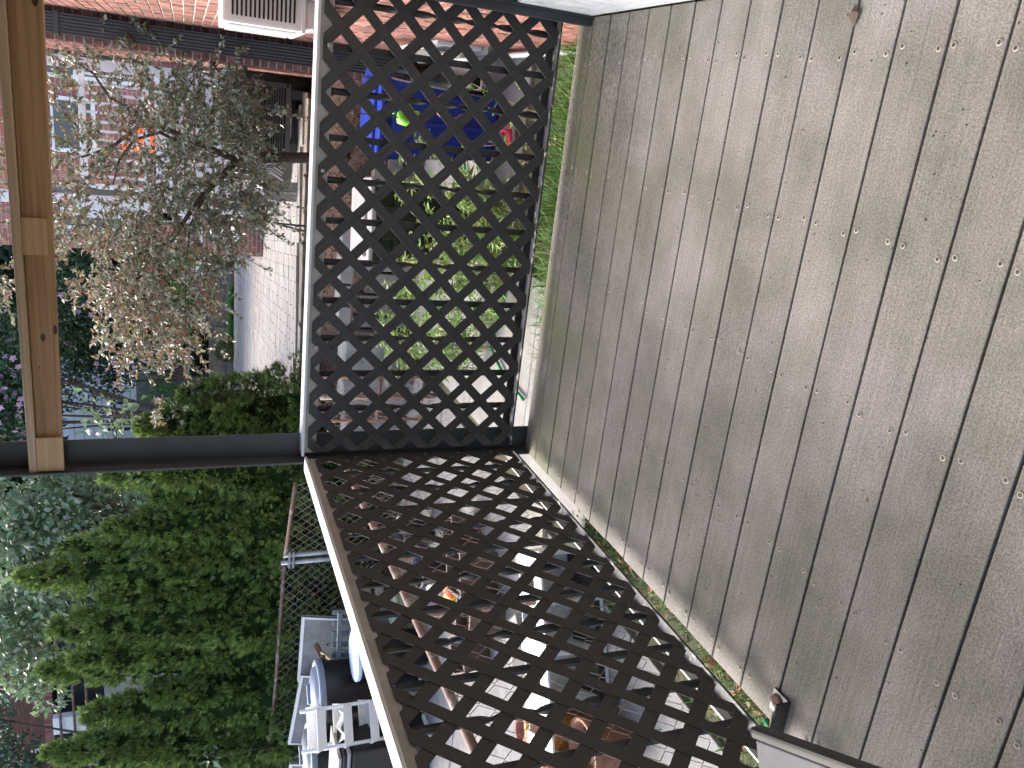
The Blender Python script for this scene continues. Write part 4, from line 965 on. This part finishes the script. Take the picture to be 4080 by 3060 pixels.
# hedge-side fence
f2 = thing('chain_link_fence', 'chain link fence with rusty rail running along the foot of the hedge', 'fence', (-4.5, 4.6, GZ))
fa = at(1178, 1925, Y=4.05); fb_ = at(1136, 2228, Y=4.45); fc = at(1066, 3080, Y=4.9)
for (a, b) in ((fa, fb_), (fb_, fc)):
    fence_part(f2, ((a.x, a.y, 0), (b.x, b.y, 0), GZ+.05, (a.z+b.z)/2), .0024)
rel(MB().tube([fa, fa.lerp(fb_, .5), fb_], .02, 10), 'top_rail', M['rust'], f2); rel(MB().tube([fb_, fb_.lerp(fc, .5)-Vector((0, 0, .015)), fc], .02, 10), 'top_rail', M['rust'], f2)
for k, dx in enumerate((0, .085)):
    p_ = fb_+Vector((dx-.02, -.03, 0)); rel(MB().tube([(p_.x, p_.y, GZ), (p_.x, p_.y, fb_.z+.04-.02*k)], .026, 10), 'post', M['galv'], f2)
for z in (fb_.z-.06, fb_.z-.02): rel(MB().box((fb_.x+.02, fb_.y-.03, z-.02), (.19, .07, .02)), 'clamp', M['galv'], f2)
p_ = at(1235, 2990, Y=4.8); rel(MB().tube([(p_.x, p_.y-.03, GZ), (p_.x, p_.y-.03, .62)], .026, 10), 'post', M['galv'], f2)
# ivy and shade growth at the foot of the hedge, behind that fence
n = 9000; x = nr.uniform(-7.5, -1.6, n); P = np.stack([x, 4.75+nr.random(n)*.5, GZ+nr.random(n)**1.3*1.0], 1); T = nr.normal(0, 1, (n, 3)); T[:, 1] -= .6
tag(leaf_mesh('undergrowth', P, T, nr.uniform(.05, .10, n), M['lf_hib'], None, .6), kind='stuff')
n = 700; x = nr.uniform(-7, -2, n); P = np.stack([x, 4.7+nr.random(n)*.2, GZ+nr.random(n)*.9], 1)
tag(leaf_mesh('dead_sprays', P, nr.normal(0, 1, (n, 3)), nr.uniform(.05, .12, n), M['lf_dry'], None, .3), kind='stuff')

# ================================================================== NEIGHBOUR'S YARD THINGS (left)
def panel(label, pa, pb, lean, h):
    t = thing('table_panel', label, 'table top', ((pa.x+pb.x)/2, (pa.y+pb.y)/2, GZ+.03))
    top0, top1 = pa-t.location, pb-t.location; d = (top1-top0).normalized(); nn = Vector((d.y, -d.x, 0)).normalized()
    if nn.y > 0: nn = -nn
    b0 = Vector((top0.x, top0.y, 0))+nn*lean; b1 = Vector((top1.x, top1.y, 0))+nn*lean
    MB().prism([top0, top1, b1, b0], -nn*.025).build('top', M['tabletop'], t)
    e = MB()
    up0 = (b0-top0).normalized()
    e.prism([top0+nn*.004, top1+nn*.004, top1+up0*.028+nn*.004, top0+up0*.028+nn*.004], -nn*.034)
    e.prism([top0+up0*.029+nn*.004, top0+d*.026+up0*.029+nn*.004, b0+d*.026+nn*.004, b0+nn*.004], -nn*.034)
    e.prism([top1+up0*.029+nn*.004, top1-d*.026+up0*.029+nn*.004, b1-d*.026+nn*.004, b1+nn*.004], -nn*.034)
    e.build('edge_band', M['alu'], t); return t
panel('grey folding table top with pale edge leaning on the fence behind a sledgehammer', at(1205, 2457, Y=3.95), at(1187, 2715, Y=4.15), .22, 1)
panel('second grey table top leaning behind the black trash can with blue-grey lid', at(1200, 2688, Y=4.0), at(1150, 2962, Y=4.2), .25, 1)
panel('third grey table top at the lower left corner behind the grey lidded can', at(1158, 3040, Y=3.9), at(1120, 3300, Y=4.1), .25, 1)
def trash_can(label, x, y, zl, r, lm):
    t = thing('trash_can', label, 'trash can', (x, y, GZ+.03)); h = zl-GZ-.03
    b = MB(); b.lathe([(.001, 0), (r*.8, 0), (r*.82, .03), (r*.97, h-.06), (r*1.0, h-.03), (r*1.0, h), (r*.94, h)], 36); b.build('body', M['blacklid'], t)
    l = MB(); l.lathe([(r*1.04, h-.035), (r*1.06, h), (r*1.02, h+.022), (r*.93, h+.026), (r*.90, h+.012), (r*.84, h+.014), (r*.80, h+.045), (r*.4, h+.075), (.001, h+.082)], 40); l.build('lid', lm, t)
    a = R(-130); d = Vector((math.cos(a), math.sin(a), 0))
    MB().box((0, 0, h+.088), (r*.62, .05, .035), Matrix.Rotation(R(45), 3, 'Z')).build('lid_handle', lm, t, bevel=.012)
    for w in (R(35), R(215)): MB().box((math.cos(w)*r*1.05, math.sin(w)*r*1.05, h-.06), (.05, .14, .03), Matrix.Rotation(w, 3, 'Z')).build('handle', M['blacklid'], t, bevel=.008)
    return t
q = at(1262, 2765, Y=3.2); trash_can('round black trash can with blue-grey domed lid and handle', q.x, q.y+.02, q.z-.02, .30, M['lidblue'])
q = at(1225, 3000, Y=3.3); trash_can('black trash can with dark grey lid behind the white tray rack', q.x, q.y, q.z-.03, .29, M['lidgrey'])
# white rack with three trays
q0 = at(1225, 2830, Y=2.75); q1 = at(1255, 2985, Y=2.55)
rk = thing('tray_rack', 'white plastic rack holding three tilted trays in front of the trash cans', 'rack', (q0.x, q0.y, GZ+.03))
dx = (Vector((q1.x, q1.y, 0))-Vector((q0.x, q0.y, 0))); wd = dx.length; dx.normalize(); nn = Vector((dx.y, -dx.x, 0)); nn = nn if nn.y < 0 else -nn
ztop = q0.z-rk.location.z
for k, e in enumerate((0, wd)):
    p0_ = dx*e; MB().tube([p0_+Vector((0, 0, 0)), p0_+Vector((0, 0, ztop+.06))], .017, 10).build('upright', M['whitepl'], rk)
    MB().tube([p0_-nn*.28, p0_-nn*.28+Vector((0, 0, ztop-.02))], .015, 8).build('upright', M['whitepl'], rk)
    MB().bb((p0_.x-.03, p0_.y-.2, -.0), (p0_.x+.03, p0_.y+.2, .03)).build('foot', M['whitepl'], rk, bevel=.008)
tray_meshes = []
for k in range(3):
    z = ztop-.15-k*.235; rr_ = Matrix((dx, -nn, Vector((0, 0, 1)))).transposed()
    tl = Matrix.Rotation(R(14), 3, 'X')
    t_ = MB(); w, d, h = wd*1.08, .22, .085
    def P_(u_, v_, z_): return rr_ @ (tl @ Vector((u_, v_, z_)))+Vector((0, 0, z))
    th = .006
    outer = [(-.02, -.03), (w, -.03), (w, d), (-.02, d)]
    vs = [P_(u_+(.03 if u_ < .1 else -.03)*1, v_, 0) for u_, v_ in outer]+[P_(u_, v_, h) for u_, v_ in outer]+[P_(u_+(.012 if u_ < .1 else -.012), v_+(.012 if v_ < .1 else -.012), h) for u_, v_ in outer]+[P_(u_+(.04 if u_ < .1 else -.04), v_+(.012 if v_ < .1 else -.012), th) for u_, v_ in outer]
    fs = [(3, 2, 1, 0)]
    for i in range(4):
        j = (i+1) % 4; fs += [(i, j, 4+j, 4+i), (4+i, 4+j, 8+j, 8+i), (8+i, 8+j, 12+j, 12+i)]
    fs.append((12, 13, 14, 15)); t_.add(vs, fs); t_.build('tray', M['whitepl'], rk, bevel=.008, seg=2)
cbn = at(1375, 2930, Y=2.6)
pb_ = MB(); vs = []
for i in range(6):
    for j in range(5): vs.append((i*.05-.12, j*.05, .03*math.sin(i*1.9+j)+.04*rnd.random()))
pb_.add(vs, [(i*5+j, i*5+j+1, (i+1)*5+j+1, (i+1)*5+j) for i in range(5) for j in range(4)], 0, True); o = pb_.build('plastic_bag', M['whitepl']); o.location = (cbn.x, cbn.y, cbn.z); tag(o, 'crumpled clear white plastic bag in the lowest tray of the rack', 'bag')
# grey tote with lids at lower left
q = at(1330, 3010, Y=2.6)
tt = thing('storage_tote', 'stack of taupe plastic tote lids on a black tote at the lower left', 'tote', (q.x-.12, q.y+.05, GZ+.03))
MB().bb((-.26, -.2, 0), (.26, .2, q.z-GZ-.16)).build('body', M['blacklid'], tt, bevel=.03, seg=3)
for k in range(3): MB().bb((-.28+.015*k, -.22, q.z-GZ-.155+k*.04), (.28-.02*k, .22, q.z-GZ-.122+k*.04)).build('lid', M['greypl'] if k != 1 else M['blacklid'], tt, bevel=.014, seg=3)
# sledge hammer against the table panel
h0 = at(1275, 2590, Y=3.72); h1 = at(1405, 2690, Y=3.3); sg = thing('sledgehammer', 'wooden handled sledgehammer leaning head-up on the grey table top', 'hammer', (h0.x, h0.y, h0.z))
MB().tube([(0, 0, 0), h1-h0], .017, 8).build('handle', M['straw'], sg)
MB().box((0, 0, .01), (.055, .06, .17), Matrix.Rotation(R(68), 3, 'Y')).build('head', M['rust'], sg, bevel=.01)
pq = at(1400, 2560, Y=3.35)
ps = thing('plastic_pallet', 'dark grey slatted plastic pallet leaning beside the light blue bowl', 'pallet', (pq.x, pq.y, GZ+.03)); hh = pq.z-GZ+.14
for i in range(6): MB().box((-.28+i*.11, .06*i*.3, hh*.5), (.05, .02, hh), Matrix.Rotation(R(-8), 3, 'X')).build('slat', M['lidgrey'], ps, bevel=.004)
for z in (.12, .45, hh-.06): MB().box((0, .03, z), (.64, .03, .045), Matrix.Rotation(R(6), 3, 'Z')).build('crossbar', M['lidgrey'], ps, bevel=.004)
bw_ = at(1418, 2590, Y=2.95)
bl = thing('bucket', 'black bucket with large pale blue round lid below the rail', 'bucket', (bw_.x-.05, bw_.y, GZ+.03)); hh = bw_.z-GZ-.03
MB().lathe([(.001, 0), (.17, 0), (.22, hh-.01)], 28).build('body', M['blacklid'], bl); MB().lathe([(.232, hh-.02), (.235, hh+.012), (.22, hh+.02), (.001, hh+.024)], 32).build('lid', mat('pale_blue', (.45, .55, .68), .4, var=.03), bl)
n = 700; P = np.stack([nr.normal(h0.x-.2, .28, n), nr.normal(3.55, .10, n), GZ+.05+nr.random(n)**2*.75], 1)
tag(leaf_mesh('dry_weeds', P, nr.normal(0, 1, (n, 3))+np.array([0, 0, 1]), nr.uniform(.05, .14, n), M['lf_hib'], None, .2), kind='stuff')
n = 900; P = np.stack([nr.uniform(-4.6, -2.2, n), nr.normal(3.5, .25, n), GZ+.04+nr.random(n)*.05], 1); T = nr.normal(0, 1, (n, 3)); T[:, 2] *= .3
tag(leaf_mesh('brown_needles', P, T, nr.uniform(.06, .14, n), M['lf_dry'], None, .12), kind='stuff')

# pots, boxes and odds and ends standing on the neighbour's concrete
CZ = GZ+.03
def pot_round(label, x, y, r, h, mt, cat='pot', rz=0, tilt=0):
    g_ = at(x, y, Z=CZ); t = thing('flower_pot', label, cat, (g_.x, g_.y, CZ), rz); t.rotation_euler = (tilt, 0, rz)
    b = MB(); b.lathe([(.001, 0), (r*.68, 0), (r*.93, h*.80)], 24); b.lathe([(r*.93, h*.80), (r*1.0, h*.80), (r*1.04, h), (r*.92, h), (r*.88, h*.82), (r*.8, h*.72)], 24); b.build('body', mt, t)
    MB().lathe([(r*.86, h*.74), (r*.4, h*.78), (.001, h*.76)], 18).build('soil', M['mulch'], t); return t
def pot_square(label, x, y, w, h, mt, rz=0.0):
    g_ = at(x, y, Z=CZ); t = thing('planter_box', label, 'planter', (g_.x, g_.y, CZ), rz)
    b = MB(); s_ = w*.38; e = w*.5
    ring = lambda a, z: [(-a, -a, z), (a, -a, z), (a, a, z), (-a, a, z)]
    lv = [ring(s_, 0), ring(e*.94, h*.85), ring(e, h*.85), ring(e, h), ring(e*.86, h), ring(e*.84, h*.7)]; vs = sum(lv, []); fs = [(3, 2, 1, 0)]
    for i in range(len(lv)-1):
        for k in range(4): fs.append((i*4+k, i*4+(k+1) % 4, i*4+4+(k+1) % 4, i*4+4+k))
    b.add(vs, fs); b.build('body', mt, t, bevel=.006); MB().bb((-e*.8, -e*.8, h*.60), (e*.8, e*.8, h*.72)).build('soil', M['mulch'], t); return t
pot_square('dark brown square planter behind the middle of the left lattice', 1960, 2260, .34, .30, M['brownpot'], R(20))
pot_square('dark brown square planter with a grass tuft in it', 1990, 2440, .32, .28, M['brownpot'], R(8))
pot_square('smaller brown planter next to the boards, nearer the column', 1900, 2120, .28, .24, M['brownpot'], R(30))
pot_square('brown planter with star-like folded flaps near the rusty pipe', 1930, 2590, .30, .22, M['brownpot'], R(40))
pot_round('bright orange pot half in shadow behind the left lattice', 2360, 2880, .16, .34, M['peach'])
pot_round('orange clay pot close to the white crate', 2500, 2950, .15, .26, M['terra'])
pot_round('red clay pot lying left of the bright orange pot', 2310, 3010, .18, .28, M['rustpot'])
pot_round('pinkish clay pot at the edge of the concrete', 2170, 2900, .10, .16, M['rustpot'])
pot_round('black nursery pot by the rusty fence pipe', 1720, 2115, .17, .30, M['blacklid'])
pot_round('black nursery pot full of wire in the left yard', 1790, 2245, .18, .28, M['blacklid'])
pot_round('pale green ribbed round pot under the fence pipe', 1660, 2400, .17, .26, mat('pale_green', (.38, .52, .38), .5, var=.1))
# white crate with dark openings
g_ = at(2360, 2560, Z=CZ); wc_ = thing('white_crate', 'white plastic crate unit with square dark openings behind the left lattice', 'crate', (g_.x, g_.y, CZ), R(28))
L_, W_, H_ = 1.05, .34, .34
b = MB(); b.bb((-L_/2, -W_/2, 0), (L_/2, W_/2, .012)); b.bb((-L_/2, W_/2-.012, .0125), (L_/2, W_/2, H_))
for i in range(5): x = -L_/2+i*(L_-.02)/4; b.bb((x, -W_/2, .0125), (x+.02, W_/2-.0125, H_))
b.build('frame', M['cap'], wc_, bevel=.003)
tp_ = MB()
for i in range(4):
    x = -L_/2+i*(L_-.02)/4; tp_.bb((x+.021, -W_/2, H_+.001), (x+.085, W_/2, H_+.014)); tp_.bb((x+.20, -W_/2, H_+.001), (x+.2825, W_/2, H_+.014))
    tp_.bb((x+.0855, -W_/2, H_+.001), (x+.1995, -W_/2+.1, H_+.014))
tp_.build('top_bars', M['white'], wc_, bevel=.002)
MB().bb((-L_/2+.03, -W_/2+.02, .013), (L_/2-.03, W_/2-.03, .05)).build('tray_bottom', M['dark'], wc_)
def plank(label, x, y, d, rz, mt, z=0, tilt=0, name='board', cat='board'):
    g_ = at(x, y, Z=CZ); o = MB().box((0, 0, 0), d).build(name, mt, None, (g_.x, g_.y, CZ+d[2]/2+z), bevel=min(d)*.15); o.rotation_euler = (tilt, 0, rz); return tag(o, label, cat)
plank('tan weathered board lying by the square planters', 2180, 2470, (.42, .16, .04), R(30), M['wood'])
plank('pale grey board lying flat in the grass near the column', 2150, 2110, (.34, .22, .03), R(15), mat('drab_board', (.22, .21, .165), .7, var=.08))
plank('grey weathered pallet board leaning under the pipe', 1560, 2350, (.55, .10, .03), R(70), M['timber'], .25, R(50))
plank('second grey pallet board leaning beside the first', 1590, 2330, (.55, .10, .03), R(66), M['timber'], .20, R(50))
plank('white painted board lying by the black pots', 1810, 2100, (.40, .10, .03), R(-30), M['white'], .02)
plank('broken white concrete slab near the yellow bag', 2080, 2560, (.34, .26, .06), R(50), M['pale'], 0)
plank('black plastic crate lid near the boards', 2140, 2640, (.36, .28, .12), R(12), M['blacklid'], 0, 0, 'crate', 'crate')
def sack(label, x, y, mt, L_=.36, r=.11):
    g_ = at(x, y, Z=CZ); b = MB(); vs = []; fs = []; nu, nv = 10, 9
    for a in range(nu+1):
        u_ = -1+2*a/nu; s_ = (1-abs(u_)**3)**.5
        for k in range(nv): w = 2*math.pi*k/nv; vs.append((u_*L_/2, math.cos(w)*r*s_+rnd.uniform(-.01, .01), r*.8+math.sin(w)*r*.8*s_+rnd.uniform(-.01, .01)))
    for a in range(nu):
        for k in range(nv): fs.append((a*nv+k, a*nv+(k+1) % nv, (a+1)*nv+(k+1) % nv, (a+1)*nv+k))
    o = b.add(vs, fs, 0, True).build('bag', mt, None, (g_.x, g_.y, CZ)); o.rotation_euler.z = R(40); return tag(o, label, 'bag')
sack('yellow and red printed bag lying behind the left lattice', 1850, 2350, M['yellow'])
sack('crumpled white bag by the green pot', 1770, 2330, M['bag'], .3, .1)
sack('red plastic bag beside the boards', 1870, 2150, M['redthing'], .26, .07)
sack('dark red bag under the fence pipe', 1700, 2215, M['redthing'], .26, .08)
sack('white crumpled bag under the table side of the yard', 1540, 2640, M['bag'], .4, .14)
# rusty wire gate leaning near the fence end
rg = thing('wire_gate', 'rusty framed wire gate standing at the end of the fence', 'gate', (-.85, 3.5, GZ))
for (a, b) in (((-.80, 3.45, GZ), (-.80, 3.45, .46)), ((-1.25, 3.55, GZ), (-1.25, 3.55, .46)), ((-.80, 3.45, .44), (-1.25, 3.55, .44)), ((-.80, 3.45, -.1), (-1.25, 3.55, -.1)), ((-.80, 3.45, GZ+.1), (-1.25, 3.55, GZ+.1))):
    rel(MB().tube([a, b], .016, 8), 'bar', M['terra'] if a[2] != b[2] else M['rust'], rg)
fence_part(rg, ((-.80, 3.45, 0), (-1.25, 3.55, 0), GZ+.1, .44, .04), .0018)
# grey topped side table corner, bottom edge of the view
ZT = .40
t0 = at(3008, 2945, Z=ZT); t1 = at(3310, 3060, Z=ZT)
st = thing('side_table', 'grey topped side table with thick black rim at the deck edge', 'table', (t0.x, t0.y, .0))
dd = Vector((t1.x-t0.x, t1.y-t0.y, 0)).normalized(); ee = Vector((dd.y, -dd.x, 0))
if ee.x > 0: ee = -ee
TO = Vector((0, 0, ZT)); l1, l2 = .44, .255
MB().prism([TO, TO+dd*l1, TO+dd*l1+ee*l2, TO+ee*l2], (0, 0, -.012)).build('top', mat('grey_laminate', (.20, .207, .228), .55, var=.05), st, bevel=.003)
rim = MB(); o_ = -ee*.026
rim.prism([TO+o_-dd*.012+Vector((0, 0, .006)), TO+o_+dd*(l1+.01)+Vector((0, 0, .006)), TO-ee*.001+dd*(l1+.01)+Vector((0, 0, .006)), TO-ee*.001-dd*.012+Vector((0, 0, .006))], (0, 0, -.034)); rim.build('rim', M['blacklid'], st, bevel=.010, seg=3)
pc = dd*(l1*.78)+ee*(l2*.55); MB().tube([pc+Vector((0, 0, .012)), pc+Vector((0, 0, ZT-.013))], .016, 10).build('leg', M['blacklid'], st)
MB().lathe([(.001, 0), (.085, 0), (.085, .006), (.03, .012), (.001, .012)], 24, (pc.x, pc.y, 0)).build('foot', M['blacklid'], st)

# ================================================================== FAR VEGETATION AND BUILDINGS
def crown_tree(name, label, cat, base, H, blobs, leaf, n, lsz, width=.6, trunk_r=.12, group=None, droop=.3, nj=.7, branches=None):
    t = thing(name, label, cat, base, group=group); Ps = []; Ts = []
    tot = sum(b[3]**2 for b in blobs)
    for (x, y, z, r) in blobs:
        k = int(n*r*r/tot); d = unit(nr.normal(0, 1, (k, 3))); q = np.array([x, y, z])+d*(r*(.35+.68*nr.random((k, 1))**.5))*np.array([1, .8, .9]); Ps.append(q); Ts.append(d*.6+nr.normal(0, .7, (k, 3))+np.array([0, 0, -.25]))
    P = np.concatenate(Ps); T = np.concatenate(Ts)
    f = leaf_mesh('foliage', P, T, nr.uniform(.6, 1.3, len(P))*lsz, M[leaf], t, width, droop, .12, nj=nj); f['kind'] = 'stuff'
    tk = MB(); tk.tube([(0, 0, 0), (.05, 0, H*.3), (0, 0, H*.62)], [trunk_r, trunk_r*.75, trunk_r*.35], 8, False)
    for (x, y, z, r) in blobs[:10]: tk.tube([(0, 0, H*.28), (x*.45, y*.45, max(z*.7, H*.3)), (x, y, z)], [trunk_r*.5, trunk_r*.3, trunk_r*.1], 6, False)
    tk.build('trunk', M['bark'], t); return t
def blobs_px(pts, Y, base, r):
    out = []
    for (x, y, rr) in pts:
        q = at(x, y, Y=Y+rnd.uniform(-.5, .5)); out.append((q.x-base[0], q.y-base[1], q.z-base[2], rr*r))
    return out
B = (-5.0, 8.4, GZ)
crown_tree('mulberry_tree', 'large pale green broad-leaved tree behind the hedge', 'tree', B, 5.0,
    blobs_px([(120, 1950, .9), (260, 1960, .9), (420, 1930, .8), (200, 2060, 1), (80, 2100, .8), (330, 2100, .9), (480, 2040, .7), (150, 2230, 1), (280, 2230, .9), (50, 2260, .8), (120, 2400, .9), (230, 2380, .8), (30, 2480, .9), (140, 2540, .8), (40, 2650, .8), (130, 2680, .65), (200, 2760, .5), (-60, 2350, 1), (-60, 2560, .9), (-40, 2080, .9), (560, 1900, .6), (250, 1880, .6)], 8.4, B, .62), 'lf_mulb', 8200, .115, .62, .14)
B = (-4.3, 9.6, GZ)
crown_tree('mulberry_tree', 'deep green tree between the steel column and the pale tree', 'tree', B, 4.4,
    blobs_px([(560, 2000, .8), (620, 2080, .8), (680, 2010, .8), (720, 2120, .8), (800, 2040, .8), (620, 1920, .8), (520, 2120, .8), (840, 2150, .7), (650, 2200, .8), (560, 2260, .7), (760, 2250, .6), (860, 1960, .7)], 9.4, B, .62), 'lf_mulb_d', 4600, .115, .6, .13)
# rose of sharon: dark shrubs with lilac flowers
def hibiscus(label, pts, Y, n, nf):
    x_, y_, _ = pts[len(pts)//2]; q = at(x_, y_, Y=Y); B = (q.x, Y, PZ)
    bl = blobs_px(pts, Y, B, 1.0); t = crown_tree('rose_of_sharon', label, 'shrub', B, 3.5, bl, 'lf_hib', n, .13, .6, .08)
    f = MB()
    for k in range(nf):
        x, y, z, r = rnd.choice(bl); d = Vector((rnd.gauss(0, .7), -1.2, rnd.gauss(0, .6))).normalized(); c = Vector((x, y, z))+d*r*1.02
        side = d.cross(Vector((0, 0, 1))).normalized(); up = side.cross(d)
        for j in range(5):
            w = j*1.2566; a = side*math.cos(w)+up*math.sin(w); b = side*math.cos(w+.63)+up*math.sin(w+.63); c2 = side*math.cos(w-.63)+up*math.sin(w-.63)
            f.add([c, c+b*.045+d*.012, c+a*.082+d*.03, c+c2*.045+d*.012], [(0, 1, 2), (0, 2, 3)])
    o = f.build('flowers', M['petal'], t); o['kind'] = 'stuff'; return t
hibiscus('rose of sharon shrub with many lilac flowers above the lumber beam', [(-80, 1300, .9), (40, 1400, .9), (-60, 1500, 1), (60, 1560, .9), (-30, 1680, 1), (60, 1690, .8), (130, 1420, .9), (150, 1600, .8), (-120, 1620, 1), (120, 1720, .6)], 16.5, 7000, 80)
hibiscus('dark rose of sharon shrub below the lumber beam with few flowers', [(280, 1150, .9), (330, 1260, 1), (280, 1400, 1), (380, 1350, .9), (430, 1450, .9), (330, 1520, .8), (420, 1250, .8), (480, 1380, .8), (260, 1050, .8), (200, 1290, .9)], 18.5, 6500, 26)
# low green plants and ferns on the planter
def planting(name, label, cat, x, y, Y, n, sp, leaf, lsz, width, zspread):
    q = at(x, y, Y=Y); t = thing(name, label, cat, (q.x, Y, q.z)); P = nr.normal(0, 1, (n, 3))*np.array([sp, .3, zspread])
    f = leaf_mesh('foliage', P, nr.normal(0, 1, (n, 3))+np.array([0, -.3, .6]), nr.uniform(.6, 1.3, n)*lsz, M[leaf], t, width); f['kind'] = 'stuff'
    MB().tube([(0, .1, -.7), (0, .1, .1)], .02, 5).build('stem', M['bark'], t); return t
planting('leafy_plant', 'round-leaved green plants behind the white soil bags', 'plant', 745, 1200, 21.2, 1000, .9, 'lf_fern', .12, .75, .22)
planting('leafy_plant', 'low green plants at the left end of the far planter', 'plant', 760, 1420, 21.2, 1000, .8, 'lf_hib', .13, .6, .22)
planting('fern', 'bright green ferns hanging over the far planter', 'fern', 660, 1520, 21.0, 1100, .6, 'lf_fern', .16, .25, .3)
planting('leafy_plant', 'bright green shrub above the soil bags', 'plant', 690, 1030, 21.4, 1000, .9, 'lf_fern', .12, .6, .35)
q = at(560, 1600, Y=21)
cw_ = thing('concrete_wall', 'grey stained concrete end wall beyond the far planter', 'wall', (q.x, 21.2, PZ))
MB().bb((-.85, -.2, 0), (.75, .2, 2.15)).build('lower_slab', M['concrete'], cw_, bevel=.02); MB().bb((-.85, -.19, 2.16), (.75, .2, 2.6)).build('upper_slab', M['concrete'], cw_, bevel=.02)
pb2 = at(390, 1640, Y=24); wg = thing('white_outbuilding', 'white shed wall behind a black iron fence', 'shed', (pb2.x, 24.5, PZ))
MB().bb((-2.6, 0, 1.0), (1.6, .3, 5.0)).build('wall', M['white'], wg)
for k in range(14): MB().bb((-2.6, -.02, 1.02+k*.28), (1.6, -.004, 1.26+k*.28)).build('plank', M['white'], wg, bevel=.01)
MB().bb((-1.5, -.06, 1.0), (-.6, -.022, 2.6)).build('door', M['dark'], wg)
fe = thing('iron_fence', 'black iron bar fence in front of the white shed', 'fence', (pb2.x, 23.6, PZ))
for z in (2.35, 3.35): MB().bb((-2.4, -.03, z), (1.5, .03, z+.07)).build('rail', M['iron'], fe)
for k in range(5): MB().bb((-2.3+k*.9, -.035, 0), (-2.22+k*.9, .035, 3.6)).build('post', M['iron'], fe)
# young sapling before the wall
B = tuple(at(520, 1700, Y=10)); 
planting('sapling', 'young sapling with big pale leaves rising over the terrace edge', 'sapling', 440, 1665, 10.5, 120, .26, 'lf_mulb', .15, .55, .32)
planting('sapling', 'pale broad-leaved shoot at the lower left edge above the cans', 'sapling', 850, 3030, 4.7, 40, .08, 'lf_mulb', .11, .4, .10)

# brown brick house at left distance
bh = thing('brown_brick_house', 'brown brick house with dark porch and white column beyond the hedge', 'house', (-16, 17, 0))
q = at(205, 2900, Y=17)
ZL = at(225, 2860, Y=17).z
rel(MB().bb((-24, 17.0, ZL), (-11.5, 20, 9)), 'wall', M['brickbrown'], bh)
rel(MB().bb((-24, 17.3, GZ), (-11.5, 20, ZL-.01)), 'porch_back', M['dark'], bh)
for k in range(110):
    pass
sc = MB()
for k in range(150): sc.bb((-23+k*.078, 16.965, ZL+.003), (-23+k*.078+.066, 17.02, ZL+.23))
o = rel(sc, 'soldier_course', M['brick'], bh); o['kind'] = 'stuff'
xc0 = at(280, 2850, Y=16.9).x; xc1 = at(280, 2885, Y=16.9).x
rel(MB().bb((xc1-.12, 16.75, GZ), (xc0+.12, 16.96, ZL-.005)), 'column', M['white'], bh, bevel=.02)
zf = at(440, 3010, Y=16.9).z
rel(MB().bb((-24, 16.7, GZ), (-11.5, 17.25, zf)), 'porch_base', M['pale'], bh)
pr = thing('porch_railing', 'brown pipe handrails across the dark porch of the brown house', 'railing', (-16, 16.6, zf))
for x in (255, 310, 362):
    z = at(x, 2930, Y=16.6).z; rel(MB().tube([(-22, 16.6, z), (-12, 16.6, z)], .035, 8), 'rail', M['copper'] if 0 else M['rust'], pr)
hn = thing('house_plaque', 'small white number plaque on the brown brick house', 'plaque', tuple(at(172, 2990, Y=16.93)))
MB().bb((-.16, -.0, -.12), (.16, .03, .12)).build('plate', M['white'], hn)
B = tuple(at(140, 3040, Y=14)); B = (B[0], 14, GZ)
crown_tree('maple_tree', 'dull green tree clump in front of the brown brick house', 'tree', B, 5.5, blobs_px([(90, 3000, .55), (60, 3060, .6), (130, 3090, .6), (-40, 2850, .6), (-20, 2960, .5)], 14, B, 1), 'lf_mulb_d', 2200, .12, .6, .1)

# far woods closing the view
n = 26000
az = nr.uniform(R(-62), R(22), n); rr = nr.uniform(31, 37, n); z = nr.random(n)**.8*14-.4
P = np.stack([1.5+rr*np.sin(az), -3.3+rr*np.cos(az), z], 1); T = nr.normal(0, 1, (n, 3))
tag(leaf_mesh('woods', P, T, nr.uniform(.5, 1.0, n), M['lf_dark'], None, .7, .2, .15), kind='stuff')
def far_tree(label, px_list, Y, n, leaf='lf_dark', r=2.0, lsz=.3):
    q = at(px_list[0][0], px_list[0][1], Y=Y); B = (q.x, Y, GZ)
    crown_tree('broadleaf_tree', label, 'tree', B, 7, blobs_px([(a, b, c) for a, b, c in px_list], Y, B, r), leaf, n, lsz, .6, .25, group='dark trees beyond the terrace')
far_tree('dark tree behind the plum crown at the top of the view', [(250, 900, .9), (120, 1000, 1), (400, 950, .9), (300, 750, .8), (450, 800, .8), (60, 850, 1), (560, 950, .7)], 25, 5200)
far_tree('dark tree left of the plum crown behind the flowers', [(300, 1200, 1), (180, 1300, 1), (420, 1300, 1), (520, 1250, .9), (600, 1380, .9), (120, 1150, 1)], 26, 5600)
far_tree('dark tree behind the flowering shrub beside the white shed', [(500, 1500, .9), (400, 1480, .6), (150, 1550, 1), (40, 1650, 1), (60, 1450, 1), (560, 1420, .8)], 27, 5600)
far_tree('dark tree high behind the pale broad-leaved tree', [(40, 2000, 1), (0, 2200, 1), (150, 1900, .8), (-60, 2400, 1), (40, 2700, .8), (-60, 2600, 1), (-80, 1850, 1)], 19, 6200, r=1.5)
far_tree('dark tree low behind the hedge', [(500, 2200, .9), (600, 2100, .9), (700, 2300, .9), (750, 2050, .8), (420, 2350, .9), (500, 2500, .7), (650, 1950, .8)], 14, 5200, r=1.1, lsz=.2)
